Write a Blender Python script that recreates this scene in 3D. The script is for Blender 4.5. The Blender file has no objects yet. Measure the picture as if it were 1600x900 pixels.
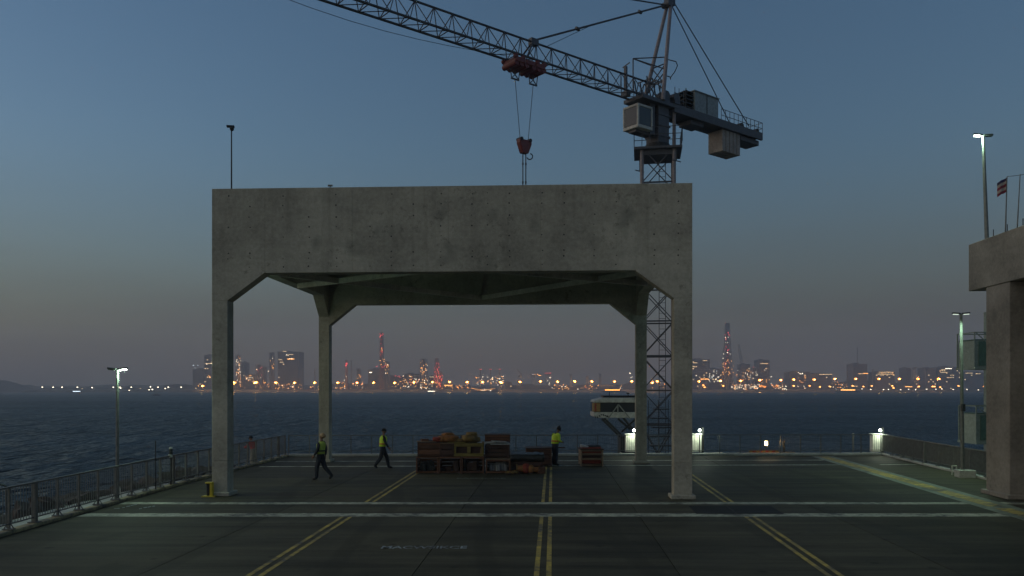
import bpy, bmesh, math, random
from mathutils import Vector, Matrix

random.seed(11)
SC = bpy.context.scene
COL = SC.collection
R = math.radians

# ------------------------------------------------------------------ camera
FPX = 1250.0          # focal length in pixels of a 1600 px wide frame
HZ = 607.0            # image row of the horizon
CH = 3.5              # eye height above the quay deck
cam_d = bpy.data.cameras.new('camera')
cam = bpy.data.objects.new('camera', cam_d)
COL.objects.link(cam)
cam.location = (0, 0, CH)
cam.rotation_euler = (R(90), 0, 0)
cam_d.sensor_width = 36.0
cam_d.lens = 36.0 * FPX / 1600.0
cam_d.shift_y = (HZ - 450.0) / 1600.0
cam_d.clip_start = 0.1
cam_d.clip_end = 20000
SC.camera = cam

# ------------------------------------------------------------------ world
world = bpy.data.worlds.new('World')
SC.world = world
world.use_nodes = True
wn = world.node_tree.nodes
wl = world.node_tree.links
wn.clear()
wo = wn.new('ShaderNodeOutputWorld')
bg = wn.new('ShaderNodeBackground')
sky = wn.new('ShaderNodeTexSky')
sky.sky_type = 'NISHITA'
sky.sun_disc = False
SUN_EL = 0.0
SUN_AZ = -80.0        # degrees from +Y (view direction), negative = to the left
sky.sun_elevation = R(SUN_EL)
sky.sun_rotation = R(SUN_AZ)
sky.altitude = 0
sky.air_density = 1.0
sky.dust_density = 2.0
sky.ozone_density = 2.2
bg.inputs['Strength'].default_value = 0.1
# the far band of murky air over the sea, greyer than the clear sky above it
tcw = wn.new('ShaderNodeTexCoord'); sep = wn.new('ShaderNodeSeparateXYZ'); mrw = wn.new('ShaderNodeMapRange')
mrw.interpolation_type = 'SMOOTHSTEP'
mrw.inputs['From Min'].default_value = -0.02; mrw.inputs['From Max'].default_value = 0.30
mrw.inputs['To Min'].default_value = 0.88; mrw.inputs['To Max'].default_value = 0.0
wl.new(tcw.outputs['Generated'], sep.inputs[0]); wl.new(sep.outputs['Z'], mrw.inputs['Value'])
hsv = wn.new('ShaderNodeMix'); hsv.data_type = 'RGBA'; hsv.blend_type = 'MULTIPLY'; hsv.inputs[0].default_value = 1.0
hsv.inputs[7].default_value = (.95, 1.02, 1.0, 1)
wl.new(sky.outputs[0], hsv.inputs[6])
mxw = wn.new('ShaderNodeMix'); mxw.data_type = 'RGBA'
mxw.inputs[7].default_value = (0.142, 0.140, 0.150, 1)
nzw = wn.new('ShaderNodeTexNoise'); mpw = wn.new('ShaderNodeMapping'); mpw.inputs['Scale'].default_value = (1.6, 1.6, 9.0)
nzw.inputs['Scale'].default_value = 1.3; nzw.inputs['Detail'].default_value = 5.0
wl.new(tcw.outputs['Generated'], mpw.inputs['Vector']); wl.new(mpw.outputs[0], nzw.inputs['Vector'])
adw = wn.new('ShaderNodeMath'); adw.operation = 'MULTIPLY_ADD'; adw.inputs[1].default_value = .9; adw.inputs[2].default_value = .55
wl.new(nzw.outputs['Fac'], adw.inputs[0])
mlw = wn.new('ShaderNodeMath'); mlw.operation = 'MULTIPLY'; mlw.use_clamp = True
wl.new(mrw.outputs[0], mlw.inputs[0]); wl.new(adw.outputs[0], mlw.inputs[1]); wl.new(mlw.outputs[0], mxw.inputs[0]); wl.new(hsv.outputs[2], mxw.inputs[6])
wl.new(mxw.outputs[2], bg.inputs['Color'])
wl.new(bg.outputs[0], wo.inputs['Surface'])

sun_d = bpy.data.lights.new('sun', 'SUN')
sun_d.energy = 0.18
sun_d.angle = R(120)
sun_d.color = (1.0, 0.82, 0.52)
sun = bpy.data.objects.new('sun', sun_d)
COL.objects.link(sun)
_az, _el = R(SUN_AZ - 18), R(8)     # centre of the wide afterglow
_dir = Vector((math.sin(_az) * math.cos(_el), math.cos(_az) * math.cos(_el), math.sin(_el)))
sun.rotation_euler = _dir.to_track_quat('Z', 'Y').to_euler()

SC.view_settings.view_transform = 'Standard'
SC.view_settings.look = 'None'
SC.view_settings.gamma = 1.0
SC.view_settings.use_curve_mapping = False
SC.view_settings.exposure = 2.45
SC.render.engine = 'CYCLES'
SC.cycles.use_denoising = True
SC.cycles.max_bounces = 6
SC.cycles.volume_bounces = 1
SC.cycles.transparent_max_bounces = 8
SC.cycles.sample_clamp_indirect = 4.0

# ------------------------------------------------------------------ helpers
def G(u, v, z=0.0):
    """ground point (x, y) at height z under a point of the 1600x900 picture"""
    y = (CH - z) * FPX / (v - HZ)
    return (u - 800.0) * y / FPX, y

def P(u, v, y):
    return Vector(((u - 800.0) * y / FPX, y, CH - (v - HZ) * y / FPX))

def rootloc(o):
    l = Vector((0, 0, 0))
    while o is not None:
        l += o.location
        o = o.parent
    return l

class MB:
    def __init__(self):
        self.v = []; self.f = []; self.m = []
        self.cur = 0
    def add(self, vs, fs):
        n = len(self.v)
        self.v += [tuple(p) for p in vs]
        self.f += [tuple(i + n for i in f) for f in fs]
        self.m += [self.cur] * len(fs)
        return self
    def box(self, c, s, rz=0.0, rot=None):
        hx, hy, hz = s[0] / 2, s[1] / 2, s[2] / 2
        pts = [Vector((x, y, z)) for z in (-hz, hz) for x, y in ((-hx, -hy), (hx, -hy), (hx, hy), (-hx, hy))]
        M = rot if rot is not None else Matrix.Rotation(rz, 3, 'Z')
        c = Vector(c)
        return self.add([M @ p + c for p in pts], [(3, 2, 1, 0), (4, 5, 6, 7), (0, 1, 5, 4), (1, 2, 6, 5), (2, 3, 7, 6), (3, 0, 4, 7)])
    def bx(self, x0, x1, y0, y1, z0, z1):
        return self.box(((x0 + x1) / 2, (y0 + y1) / 2, (z0 + z1) / 2), (abs(x1 - x0), abs(y1 - y0), abs(z1 - z0)))
    def bar(self, p, q, w, h=None):
        p = Vector(p); q = Vector(q); h = h or w
        d = q - p; L = d.length
        if L < 1e-6: return self
        return self.box((p + q) / 2, (w, h, L), rot=frame(d))
    def tube(self, p, q, r, r2=None, n=8, cap=True):
        p = Vector(p); q = Vector(q); r2 = r if r2 is None else r2
        M = frame(q - p)
        vs = []
        for c, rr in ((p, r), (q, r2)):
            for i in range(n):
                a = 2 * math.pi * i / n
                vs.append(c + M @ Vector((math.cos(a) * rr, math.sin(a) * rr, 0)))
        fs = [(i, (i + 1) % n, n + (i + 1) % n, n + i) for i in range(n)]
        if cap: fs += [tuple(range(n - 1, -1, -1)), tuple(range(n, 2 * n))]
        return self.add(vs, fs)
    def path(self, pts, r, n=6):
        for a, b in zip(pts[:-1], pts[1:]): self.tube(a, b, r, n=n)
        return self
    def ball(self, c, r, nu=8, nv=6, sq=(1, 1, 1)):
        c = Vector(c); vs = [c + Vector((0, 0, -r * sq[2]))]
        for j in range(1, nv):
            t = math.pi * j / nv - math.pi / 2
            for i in range(nu):
                a = 2 * math.pi * i / nu
                vs.append(c + Vector((math.cos(t) * math.cos(a) * r * sq[0], math.cos(t) * math.sin(a) * r * sq[1], math.sin(t) * r * sq[2])))
        vs.append(c + Vector((0, 0, r * sq[2])))
        fs = [(0, 1 + (i + 1) % nu, 1 + i) for i in range(nu)]
        for j in range(nv - 2):
            b = 1 + j * nu
            fs += [(b + i, b + (i + 1) % nu, b + nu + (i + 1) % nu, b + nu + i) for i in range(nu)]
        b = 1 + (nv - 2) * nu; t = len(vs) - 1
        fs += [(b + i, b + (i + 1) % nu, t) for i in range(nu)]
        return self.add(vs, fs)
    def prism(self, poly, d):
        """poly: list of 3D points (planar), extruded by vector d"""
        poly = [Vector(p) for p in poly]; d = Vector(d); n = len(poly)
        fs = [tuple(range(n - 1, -1, -1)), tuple(range(n, 2 * n))]
        fs += [(i, (i + 1) % n, n + (i + 1) % n, n + i) for i in range(n)]
        return self.add(poly + [p + d for p in poly], fs)
    def build(self, name, mat, parent=None, bevel=0.0, smooth=False, kind=None):
        org = rootloc(parent) if parent is not None else Vector((0, 0, 0))
        me = bpy.data.meshes.new(name)
        vs = [(x - org.x, y - org.y, z - org.z) for x, y, z in self.v]
        if parent is None and vs:
            xs, ys, zs = zip(*vs)
            loc = Vector(((min(xs) + max(xs)) / 2, (min(ys) + max(ys)) / 2, min(zs)))
            vs = [(x - loc.x, y - loc.y, z - loc.z) for x, y, z in vs]
        else:
            loc = Vector((0, 0, 0))
        me.from_pydata(vs, [], self.f)
        bm = bmesh.new(); bm.from_mesh(me)
        bmesh.ops.recalc_face_normals(bm, faces=bm.faces)
        bm.to_mesh(me); bm.free()
        mats = mat if isinstance(mat, (list, tuple)) else [mat]
        for m in mats: me.materials.append(m)
        if len(mats) > 1: me.polygons.foreach_set('material_index', self.m)
        if smooth: me.polygons.foreach_set('use_smooth', [True] * len(me.polygons))
        o = bpy.data.objects.new(name, me)
        COL.objects.link(o)
        o.location = loc
        if parent is not None: o.parent = parent
        if bevel:
            b = o.modifiers.new('bevel', 'BEVEL'); b.width = bevel; b.segments = 1; b.limit_method = 'ANGLE'; b.angle_limit = R(30)
        if kind: o['kind'] = kind
        return o

def frame(d):
    d = Vector(d).normalized()
    up = Vector((0, 0, 1)) if abs(d.z) < 0.95 else Vector((0, 1, 0))
    x = up.cross(d).normalized(); y = d.cross(x)
    return Matrix((x, y, d)).transposed()

def tag(o, label=None, cat=None, group=None, kind=None):
    if label: o['label'] = label
    if cat: o['category'] = cat
    if group: o['group'] = group
    if kind: o['kind'] = kind
    return o

def thing(name, loc, label, cat, group=None):
    o = bpy.data.objects.new(name, None)
    COL.objects.link(o); o.location = loc; o.empty_display_size = 0.2
    return tag(o, label, cat, group)

def copy_tree(o, parent=None, loc=None):
    c = o.copy(); COL.objects.link(c)
    if parent is not None: c.parent = parent
    if loc is not None: c.location = loc
    for ch in o.children: copy_tree(ch, c)
    return c

def lamp_light(name, loc, parent, energy, color, radius=0.08, spot=None, aim=None):
    l = bpy.data.lights.new(name, 'SPOT' if spot else 'POINT')
    l.energy = energy; l.color = color; l.shadow_soft_size = radius
    if spot: l.spot_size = R(spot); l.spot_blend = 0.9
    o = bpy.data.objects.new(name, l); COL.objects.link(o)
    o.location = Vector(loc) - (rootloc(parent) if parent else Vector((0, 0, 0)))
    if aim is not None: o.rotation_euler = (-Vector(aim)).to_track_quat('Z', 'Y').to_euler()
    if parent: o.parent = parent
    return o

# ------------------------------------------------------------------ materials
def mat_base(name):
    m = bpy.data.materials.new(name); m.use_nodes = True
    nt = m.node_tree
    return m, nt, nt.nodes['Principled BSDF']

def N(nt, t, **kw):
    n = nt.nodes.new(t)
    for k, v in kw.items():
        if hasattr(n, k): setattr(n, k, v)
        else: n.inputs[k].default_value = v
    return n

def plain(name, col, rough=0.6, metal=0.0, var=0.25, scale=6.0, bump=0.1, grime=0.3):
    """painted / metal / cloth surface with mottled colour, grime and fine relief"""
    m, nt, b = mat_base(name)
    tc = N(nt, 'ShaderNodeTexCoord')
    n1 = N(nt, 'ShaderNodeTexNoise', Scale=scale, Detail=6.0, Roughness=0.65)
    n2 = N(nt, 'ShaderNodeTexNoise', Scale=scale * 0.31, Detail=4.0, Roughness=0.7)
    nt.links.new(tc.outputs['Object'], n1.inputs['Vector'])
    nt.links.new(tc.outputs['Object'], n2.inputs['Vector'])
    r1 = N(nt, 'ShaderNodeValToRGB')
    r1.color_ramp.elements[0].position = 0.3; r1.color_ramp.elements[1].position = 0.72
    lo = tuple(c * (1 - var) for c in col); hi = tuple(min(1, c * (1 + var)) for c in col)
    r1.color_ramp.elements[0].color = (*lo, 1); r1.color_ramp.elements[1].color = (*hi, 1)
    nt.links.new(n1.outputs['Fac'], r1.inputs['Fac'])
    r2 = N(nt, 'ShaderNodeValToRGB')
    r2.color_ramp.elements[0].position = 0.52; r2.color_ramp.elements[1].position = 0.75
    r2.color_ramp.elements[0].color = (0, 0, 0, 1); r2.color_ramp.elements[1].color = (grime, grime, grime, 1)
    nt.links.new(n2.outputs['Fac'], r2.inputs['Fac'])
    mx = N(nt, 'ShaderNodeMix', data_type='RGBA')
    nt.links.new(r2.outputs['Color'], mx.inputs[0])
    nt.links.new(r1.outputs['Color'], mx.inputs[6])
    mx.inputs[7].default_value = (col[0] * .35 + .01, col[1] * .32 + .008, col[2] * .3 + .006, 1)
    nt.links.new(mx.outputs[2], b.inputs['Base Color'])
    b.inputs['Roughness'].default_value = rough; b.inputs['Metallic'].default_value = metal
    if bump:
        bp = N(nt, 'ShaderNodeBump', Strength=bump, Distance=0.02)
        nt.links.new(n1.outputs['Fac'], bp.inputs['Height']); nt.links.new(bp.outputs['Normal'], b.inputs['Normal'])
    return m

def emit(name, col, strength):
    m, nt, b = mat_base(name)
    b.inputs['Base Color'].default_value = (*[min(1, c) for c in col], 1)
    b.inputs['Emission Color'].default_value = (*col, 1)
    b.inputs['Emission Strength'].default_value = strength
    return m

def concrete_mat(name, col, tint=(0, 0, 0)):
    m, nt, b = mat_base(name)
    L = nt.links.new
    tc = N(nt, 'ShaderNodeTexCoord'); oi = N(nt, 'ShaderNodeObjectInfo')
    # coarse cloudy mottling
    n1 = N(nt, 'ShaderNodeTexNoise', Scale=0.55, Detail=8.0, Roughness=0.62)
    n2 = N(nt, 'ShaderNodeTexNoise', Scale=9.0, Detail=6.0, Roughness=0.7)
    mp = N(nt, 'ShaderNodeMapping'); mp.inputs['Scale'].default_value = (2.2, 2.2, 0.16)
    n3 = N(nt, 'ShaderNodeTexNoise', Scale=1.0, Detail=5.0, Roughness=0.6)      # vertical run-off streaks
    mp2 = N(nt, 'ShaderNodeMapping'); mp2.inputs['Scale'].default_value = (0.25, 0.25, 5.0)
    n4 = N(nt, 'ShaderNodeTexNoise', Scale=1.0, Detail=3.0, Roughness=0.5)      # board marks, pour lines
    vor = N(nt, 'ShaderNodeTexNoise', Scale=0.9, Detail=2.0, Roughness=0.4)     # dark damp blotches
    for n in (n1, n2, vor): L(tc.outputs['Object'], n.inputs['Vector'])
    L(tc.outputs['Object'], mp.inputs['Vector']); L(mp.outputs[0], n3.inputs['Vector'])
    L(tc.outputs['Object'], mp2.inputs['Vector']); L(mp2.outputs[0], n4.inputs['Vector'])
    r = N(nt, 'ShaderNodeValToRGB')
    r.color_ramp.elements[0].position = 0.28; r.color_ramp.elements[1].position = 0.74
    r.color_ramp.elements[0].color = (*[c * .62 for c in col], 1); r.color_ramp.elements[1].color = (*[c * 1.25 for c in col], 1)
    s = N(nt, 'ShaderNodeMath', operation='ADD'); L(n1.outputs['Fac'], s.inputs[0])
    k = N(nt, 'ShaderNodeMath', operation='MULTIPLY_ADD'); L(n2.outputs['Fac'], k.inputs[0]); k.inputs[1].default_value = 0.62; k.inputs[2].default_value = -0.31
    L(k.outputs[0], s.inputs[1])
    s2 = N(nt, 'ShaderNodeMath', operation='MULTIPLY_ADD'); L(n4.outputs['Fac'], s2.inputs[0]); s2.inputs[1].default_value = 0.16; s2.inputs[2].default_value = -0.08
    s3 = N(nt, 'ShaderNodeMath', operation='ADD'); L(s.outputs[0], s3.inputs[0]); L(s2.outputs[0], s3.inputs[1])
    s4 = N(nt, 'ShaderNodeMath', operation='MULTIPLY_ADD'); L(oi.outputs['Random'], s4.inputs[0]); s4.inputs[1].default_value = 0.07; s4.inputs[2].default_value = -0.035
    s5 = N(nt, 'ShaderNodeMath', operation='ADD'); L(s3.outputs[0], s5.inputs[0]); L(s4.outputs[0], s5.inputs[1])
    L(s5.outputs[0], r.inputs['Fac'])
    st = N(nt, 'ShaderNodeValToRGB'); st.color_ramp.elements[0].position = 0.56; st.color_ramp.elements[1].position = 0.78
    st.color_ramp.elements[0].color = (0, 0, 0, 1); st.color_ramp.elements[1].color = (.5, .5, .5, 1)
    L(n3.outputs['Fac'], st.inputs['Fac'])
    mx = N(nt, 'ShaderNodeMix', data_type='RGBA'); L(st.outputs['Color'], mx.inputs[0]); L(r.outputs['Color'], mx.inputs[6])
    mx.inputs[7].default_value = (col[0] * .45, col[1] * .45, col[2] * .43, 1)
    bl = N(nt, 'ShaderNodeValToRGB'); bl.color_ramp.elements[0].position = 0.63; bl.color_ramp.elements[1].position = 0.72
    bl.color_ramp.elements[0].color = (0, 0, 0, 1); bl.color_ramp.elements[1].color = (.6, .6, .6, 1)
    L(vor.outputs['Fac'], bl.inputs['Fac'])
    m2 = N(nt, 'ShaderNodeMix', data_type='RGBA'); L(bl.outputs['Color'], m2.inputs[0]); L(mx.outputs[2], m2.inputs[6])
    m2.inputs[7].default_value = (col[0] * .5, col[1] * .54, col[2] * .53, 1)
    sp = N(nt, 'ShaderNodeTexNoise', Scale=4.2, Detail=3.0, Roughness=0.75); L(tc.outputs['Object'], sp.inputs['Vector'])
    cl = N(nt, 'ShaderNodeTexNoise', Scale=0.45, Detail=2.0); L(tc.outputs['Object'], cl.inputs['Vector'])
    sa = N(nt, 'ShaderNodeMath', operation='MULTIPLY_ADD'); L(cl.outputs['Fac'], sa.inputs[0]); sa.inputs[1].default_value = .45; L(sp.outputs['Fac'], sa.inputs[2])
    sr = N(nt, 'ShaderNodeValToRGB'); sr.color_ramp.elements[0].position = .86; sr.color_ramp.elements[1].position = .98
    sr.color_ramp.elements[0].color = (0, 0, 0, 1); sr.color_ramp.elements[1].color = (.55, .55, .55, 1); L(sa.outputs[0], sr.inputs['Fac'])
    m3 = N(nt, 'ShaderNodeMix', data_type='RGBA'); L(sr.outputs['Color'], m3.inputs[0]); L(m2.outputs[2], m3.inputs[6]); m3.inputs[7].default_value = (col[0] * .32, col[1] * .32, col[2] * .3, 1)
    mp3 = N(nt, 'ShaderNodeMapping'); mp3.inputs['Scale'].default_value = (3.4, 3.4, 0.11)
    n6 = N(nt, 'ShaderNodeTexNoise', Scale=1.0, Detail=4.0, Roughness=0.7); L(tc.outputs['Object'], mp3.inputs['Vector']); L(mp3.outputs[0], n6.inputs['Vector'])
    rs = N(nt, 'ShaderNodeValToRGB'); rs.color_ramp.elements[0].position = .66; rs.color_ramp.elements[1].position = .8
    rs.color_ramp.elements[0].color = (0, 0, 0, 1); rs.color_ramp.elements[1].color = (.5, .5, .5, 1); L(n6.outputs['Fac'], rs.inputs['Fac'])
    m4 = N(nt, 'ShaderNodeMix', data_type='RGBA'); L(rs.outputs['Color'], m4.inputs[0]); L(m3.outputs[2], m4.inputs[6]); m4.inputs[7].default_value = (col[0] * .6, col[1] * .45, col[2] * .33, 1)
    L(m4.outputs[2], b.inputs['Base Color'])
    b.inputs['Roughness'].default_value = 0.88
    bp = N(nt, 'ShaderNodeBump', Strength=0.35, Distance=0.02); L(n2.outputs['Fac'], bp.inputs['Height']); L(bp.outputs['Normal'], b.inputs['Normal'])
    return m

def deck_mat(name, col):
    m, nt, b = mat_base(name); L = nt.links.new
    tc = N(nt, 'ShaderNodeTexCoord'); ge = N(nt, 'ShaderNodeNewGeometry'); oi = N(nt, 'ShaderNodeObjectInfo')
    n1 = N(nt, 'ShaderNodeTexNoise', Scale=0.22, Detail=9.0, Roughness=0.65)
    n2 = N(nt, 'ShaderNodeTexNoise', Scale=14.0, Detail=6.0, Roughness=0.75)
    mp = N(nt, 'ShaderNodeMapping'); mp.inputs['Scale'].default_value = (0.12, 1.5, 1)
    n3 = N(nt, 'ShaderNodeTexNoise', Scale=1.0, Detail=7.0, Roughness=0.7)       # sweeping / tyre wear across the bays
    L(ge.outputs['Position'], n1.inputs['Vector']); L(ge.outputs['Position'], n2.inputs['Vector'])
    L(ge.outputs['Position'], mp.inputs['Vector']); L(mp.outputs[0], n3.inputs['Vector'])
    a = N(nt, 'ShaderNodeMath', operation='ADD'); L(n1.outputs['Fac'], a.inputs[0])
    k = N(nt, 'ShaderNodeMath', operation='MULTIPLY_ADD'); L(n3.outputs['Fac'], k.inputs[0]); k.inputs[1].default_value = 1.25; k.inputs[2].default_value = -.625; L(k.outputs[0], a.inputs[1])
    a2 = N(nt, 'ShaderNodeMath', operation='ADD'); L(a.outputs[0], a2.inputs[0])
    k2 = N(nt, 'ShaderNodeMath', operation='MULTIPLY_ADD'); L(n2.outputs['Fac'], k2.inputs[0]); k2.inputs[1].default_value = .4; k2.inputs[2].default_value = -.2; L(k2.outputs[0], a2.inputs[1])
    k3 = N(nt, 'ShaderNodeMath', operation='MULTIPLY_ADD'); L(oi.outputs['Random'], k3.inputs[0]); k3.inputs[1].default_value = .12; k3.inputs[2].default_value = -.06
    a3 = N(nt, 'ShaderNodeMath', operation='ADD'); L(a2.outputs[0], a3.inputs[0]); L(k3.outputs[0], a3.inputs[1])
    r = N(nt, 'ShaderNodeValToRGB'); r.color_ramp.elements[0].position = .25; r.color_ramp.elements[1].position = .8
    r.color_ramp.elements[0].color = (*[c * .42 for c in col], 1); r.color_ramp.elements[1].color = (*[c * 1.75 for c in col], 1)
    L(a3.outputs[0], r.inputs['Fac'])
    # oil drips, tyre arcs and damp patches with shapes of their own
    o1 = N(nt, 'ShaderNodeTexNoise', Scale=.55, Detail=4.0, Roughness=.6); L(ge.outputs['Position'], o1.inputs['Vector'])
    o2 = N(nt, 'ShaderNodeTexVoronoi', Scale=1.1); L(ge.outputs['Position'], o2.inputs['Vector'])
    q1 = N(nt, 'ShaderNodeValToRGB'); q1.color_ramp.elements[0].position = .58; q1.color_ramp.elements[1].position = .66
    q1.color_ramp.elements[0].color = (0, 0, 0, 1); q1.color_ramp.elements[1].color = (.55, .55, .55, 1); L(o1.outputs['Fac'], q1.inputs['Fac'])
    q2 = N(nt, 'ShaderNodeValToRGB'); q2.color_ramp.elements[0].position = .06; q2.color_ramp.elements[1].position = .13
    q2.color_ramp.elements[0].color = (.7, .7, .7, 1); q2.color_ramp.elements[1].color = (0, 0, 0, 1); L(o2.outputs['Distance'], q2.inputs['Fac'])
    wv = N(nt, 'ShaderNodeTexWave', Scale=.09, Distortion=14.0, Detail=2.0); wv.inputs['Detail Scale'].default_value = .25; L(ge.outputs['Position'], wv.inputs['Vector'])
    q3 = N(nt, 'ShaderNodeValToRGB'); q3.color_ramp.elements[0].position = .93; q3.color_ramp.elements[1].position = .98
    q3.color_ramp.elements[0].color = (0, 0, 0, 1); q3.color_ramp.elements[1].color = (.4, .4, .4, 1); L(wv.outputs['Fac'], q3.inputs['Fac'])
    c = r.outputs['Color']
    for q, dk in ((q1, .62), (q2, .3), (q3, .5)):
        mxx = N(nt, 'ShaderNodeMix', data_type='RGBA'); L(q.outputs['Color'], mxx.inputs[0]); L(c, mxx.inputs[6]); mxx.inputs[7].default_value = (col[0] * dk, col[1] * dk, col[2] * dk, 1); c = mxx.outputs[2]
    L(c, b.inputs['Base Color'])
    rr = N(nt, 'ShaderNodeMapRange'); L(n1.outputs['Fac'], rr.inputs['Value']); rr.inputs['To Min'].default_value = .55; rr.inputs['To Max'].default_value = .95
    L(rr.outputs[0], b.inputs['Roughness']); b.inputs['Specular IOR Level'].default_value = .2
    bp = N(nt, 'ShaderNodeBump', Strength=.4, Distance=.01); L(n2.outputs['Fac'], bp.inputs['Height']); L(bp.outputs['Normal'], b.inputs['Normal'])
    return m

def paint_mat(name, col, wear=0.55):
    """road paint, worn through to dark concrete in patches"""
    m, nt, b = mat_base(name); L = nt.links.new
    ge = N(nt, 'ShaderNodeNewGeometry')
    n1 = N(nt, 'ShaderNodeTexNoise', Scale=3.5, Detail=9.0, Roughness=0.75)
    n2 = N(nt, 'ShaderNodeTexNoise', Scale=0.7, Detail=3.0)
    L(ge.outputs['Position'], n1.inputs['Vector']); L(ge.outputs['Position'], n2.inputs['Vector'])
    a = N(nt, 'ShaderNodeMath', operation='MULTIPLY_ADD'); L(n2.outputs['Fac'], a.inputs[0]); a.inputs[1].default_value = .5; L(n1.outputs['Fac'], a.inputs[2])
    r = N(nt, 'ShaderNodeValToRGB'); r.color_ramp.elements[0].position = wear; r.color_ramp.elements[1].position = min(1, wear + .3)
    r.color_ramp.elements[0].color = (*col, 1); r.color_ramp.elements[1].color = (.06, .06, .055, 1)
    L(a.outputs[0], r.inputs['Fac']); L(r.outputs['Color'], b.inputs['Base Color']); b.inputs['Roughness'].default_value = .7
    return m

def wood_mat(name, col):
    m, nt, b = mat_base(name); L = nt.links.new
    tc = N(nt, 'ShaderNodeTexCoord'); oi = N(nt, 'ShaderNodeObjectInfo')
    mp = N(nt, 'ShaderNodeMapping'); mp.inputs['Scale'].default_value = (1.5, 8, 14)
    n = N(nt, 'ShaderNodeTexNoise', Scale=1.6, Detail=6.0, Roughness=.65)
    L(tc.outputs['Object'], mp.inputs['Vector']); L(mp.outputs[0], n.inputs['Vector'])
    k = N(nt, 'ShaderNodeMath', operation='MULTIPLY_ADD'); L(oi.outputs['Random'], k.inputs[0]); k.inputs[1].default_value = .3; k.inputs[2].default_value = -.15
    a = N(nt, 'ShaderNodeMath', operation='ADD'); L(n.outputs['Fac'], a.inputs[0]); L(k.outputs[0], a.inputs[1])
    r = N(nt, 'ShaderNodeValToRGB'); r.color_ramp.elements[0].position = .25; r.color_ramp.elements[1].position = .8
    r.color_ramp.elements[0].color = (*[c * .5 for c in col], 1); r.color_ramp.elements[1].color = (*[min(1, c * 1.5) for c in col], 1)
    L(a.outputs[0], r.inputs['Fac']); L(r.outputs['Color'], b.inputs['Base Color']); b.inputs['Roughness'].default_value = .8
    return m

def water_mat():
    m, nt, b = mat_base('sea_water'); L = nt.links.new
    ge = N(nt, 'ShaderNodeNewGeometry')
    hs = []
    for (sx, sy, sc, det) in ((0.28, 0.75, 1.0, 5.0), (0.32, 0.13, 1.0, 3.0), (0.075, 0.034, 1.0, 3.0)):
        mp = N(nt, 'ShaderNodeMapping'); mp.inputs['Scale'].default_value = (sx, sy, 1); mp.inputs['Rotation'].default_value = (0, 0, R(8))
        n = N(nt, 'ShaderNodeTexNoise', Scale=sc, Detail=det, Roughness=.6)
        L(ge.outputs['Position'], mp.inputs['Vector']); L(mp.outputs[0], n.inputs['Vector']); hs.append(n)
    a = N(nt, 'ShaderNodeMath', operation='MULTIPLY_ADD'); L(hs[1].outputs['Fac'], a.inputs[0]); a.inputs[1].default_value = 4.5; L(hs[0].outputs['Fac'], a.inputs[2])
    a_ = N(nt, 'ShaderNodeMath', operation='MULTIPLY_ADD'); L(hs[2].outputs['Fac'], a_.inputs[0]); a_.inputs[1].default_value = 9.0; L(a.outputs[0], a_.inputs[2]); a = a_
    bp = N(nt, 'ShaderNodeBump', Strength=1.0, Distance=1.1); L(a.outputs[0], bp.inputs['Height'])
    # calmer lanes: long smooth slicks
    mp = N(nt, 'ShaderNodeMapping'); mp.inputs['Scale'].default_value = (0.0016, 0.018, 1); mp.inputs['Rotation'].default_value = (0, 0, R(-1.5))
    n = N(nt, 'ShaderNodeTexNoise', Scale=1.0, Detail=4.0, Roughness=.55); L(ge.outputs['Position'], mp.inputs['Vector']); L(mp.outputs[0], n.inputs['Vector'])
    mr = N(nt, 'ShaderNodeMapRange'); L(n.outputs['Fac'], mr.inputs['Value'])
    mr.inputs['From Min'].default_value = .35; mr.inputs['From Max'].default_value = .68; mr.inputs['To Min'].default_value = 1.0; mr.inputs['To Max'].default_value = .45
    L(mr.outputs[0], bp.inputs['Strength'])
    L(bp.outputs['Normal'], b.inputs['Normal'])
    out = nt.nodes['Material Output']; nt.nodes.remove(b)
    df = N(nt, 'ShaderNodeBsdfDiffuse'); df.inputs['Color'].default_value = (.010, .022, .030, 1)
    gl = N(nt, 'ShaderNodeBsdfGlossy'); gl.inputs['Roughness'].default_value = .30; gl.inputs['Color'].default_value = (.80, .95, 1, 1)
    fr = N(nt, 'ShaderNodeFresnel'); fr.inputs['IOR'].default_value = 1.33
    for n_ in (df, gl, fr): L(bp.outputs['Normal'], n_.inputs['Normal'])
    mu = N(nt, 'ShaderNodeMath', operation='MULTIPLY'); L(fr.outputs[0], mu.inputs[0]); mu.inputs[1].default_value = .42     # steep chop: only part of it faces the sky
    ms = N(nt, 'ShaderNodeMixShader'); L(mu.outputs[0], ms.inputs[0]); L(df.outputs[0], ms.inputs[1]); L(gl.outputs[0], ms.inputs[2])
    L(ms.outputs[0], out.inputs['Surface'])
    return m

M = {}
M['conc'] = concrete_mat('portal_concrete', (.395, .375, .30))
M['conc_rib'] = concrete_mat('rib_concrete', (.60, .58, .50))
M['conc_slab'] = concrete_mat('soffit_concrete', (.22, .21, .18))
M['conc2'] = concrete_mat('warm_concrete', (.265, .245, .21))
M['kerb'] = concrete_mat('kerb_concrete', (.42, .43, .39))
M['deck'] = deck_mat('deck_concrete', (.058, .054, .033))
M['patch'] = deck_mat('steel_plate', (.012, .012, .012))
M['joint'] = plain('joint_sealant', (.03, .03, .03), .8)
M['white_line'] = paint_mat('white_paint', (.56, .58, .42), .60)
M['yellow_line'] = paint_mat('yellow_paint', (.56, .41, .06), .60)
M['band'] = paint_mat('pale_band_paint', (.20, .23, .17), .66)
M['steel'] = plain('galvanised_steel', (.16, .17, .165), .5, .6)
M['dark_steel'] = plain('dark_steel', (.03, .032, .035), .55, .4)
M['crane'] = plain('crane_paint', (.065, .066, .078), .5, .1)
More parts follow.
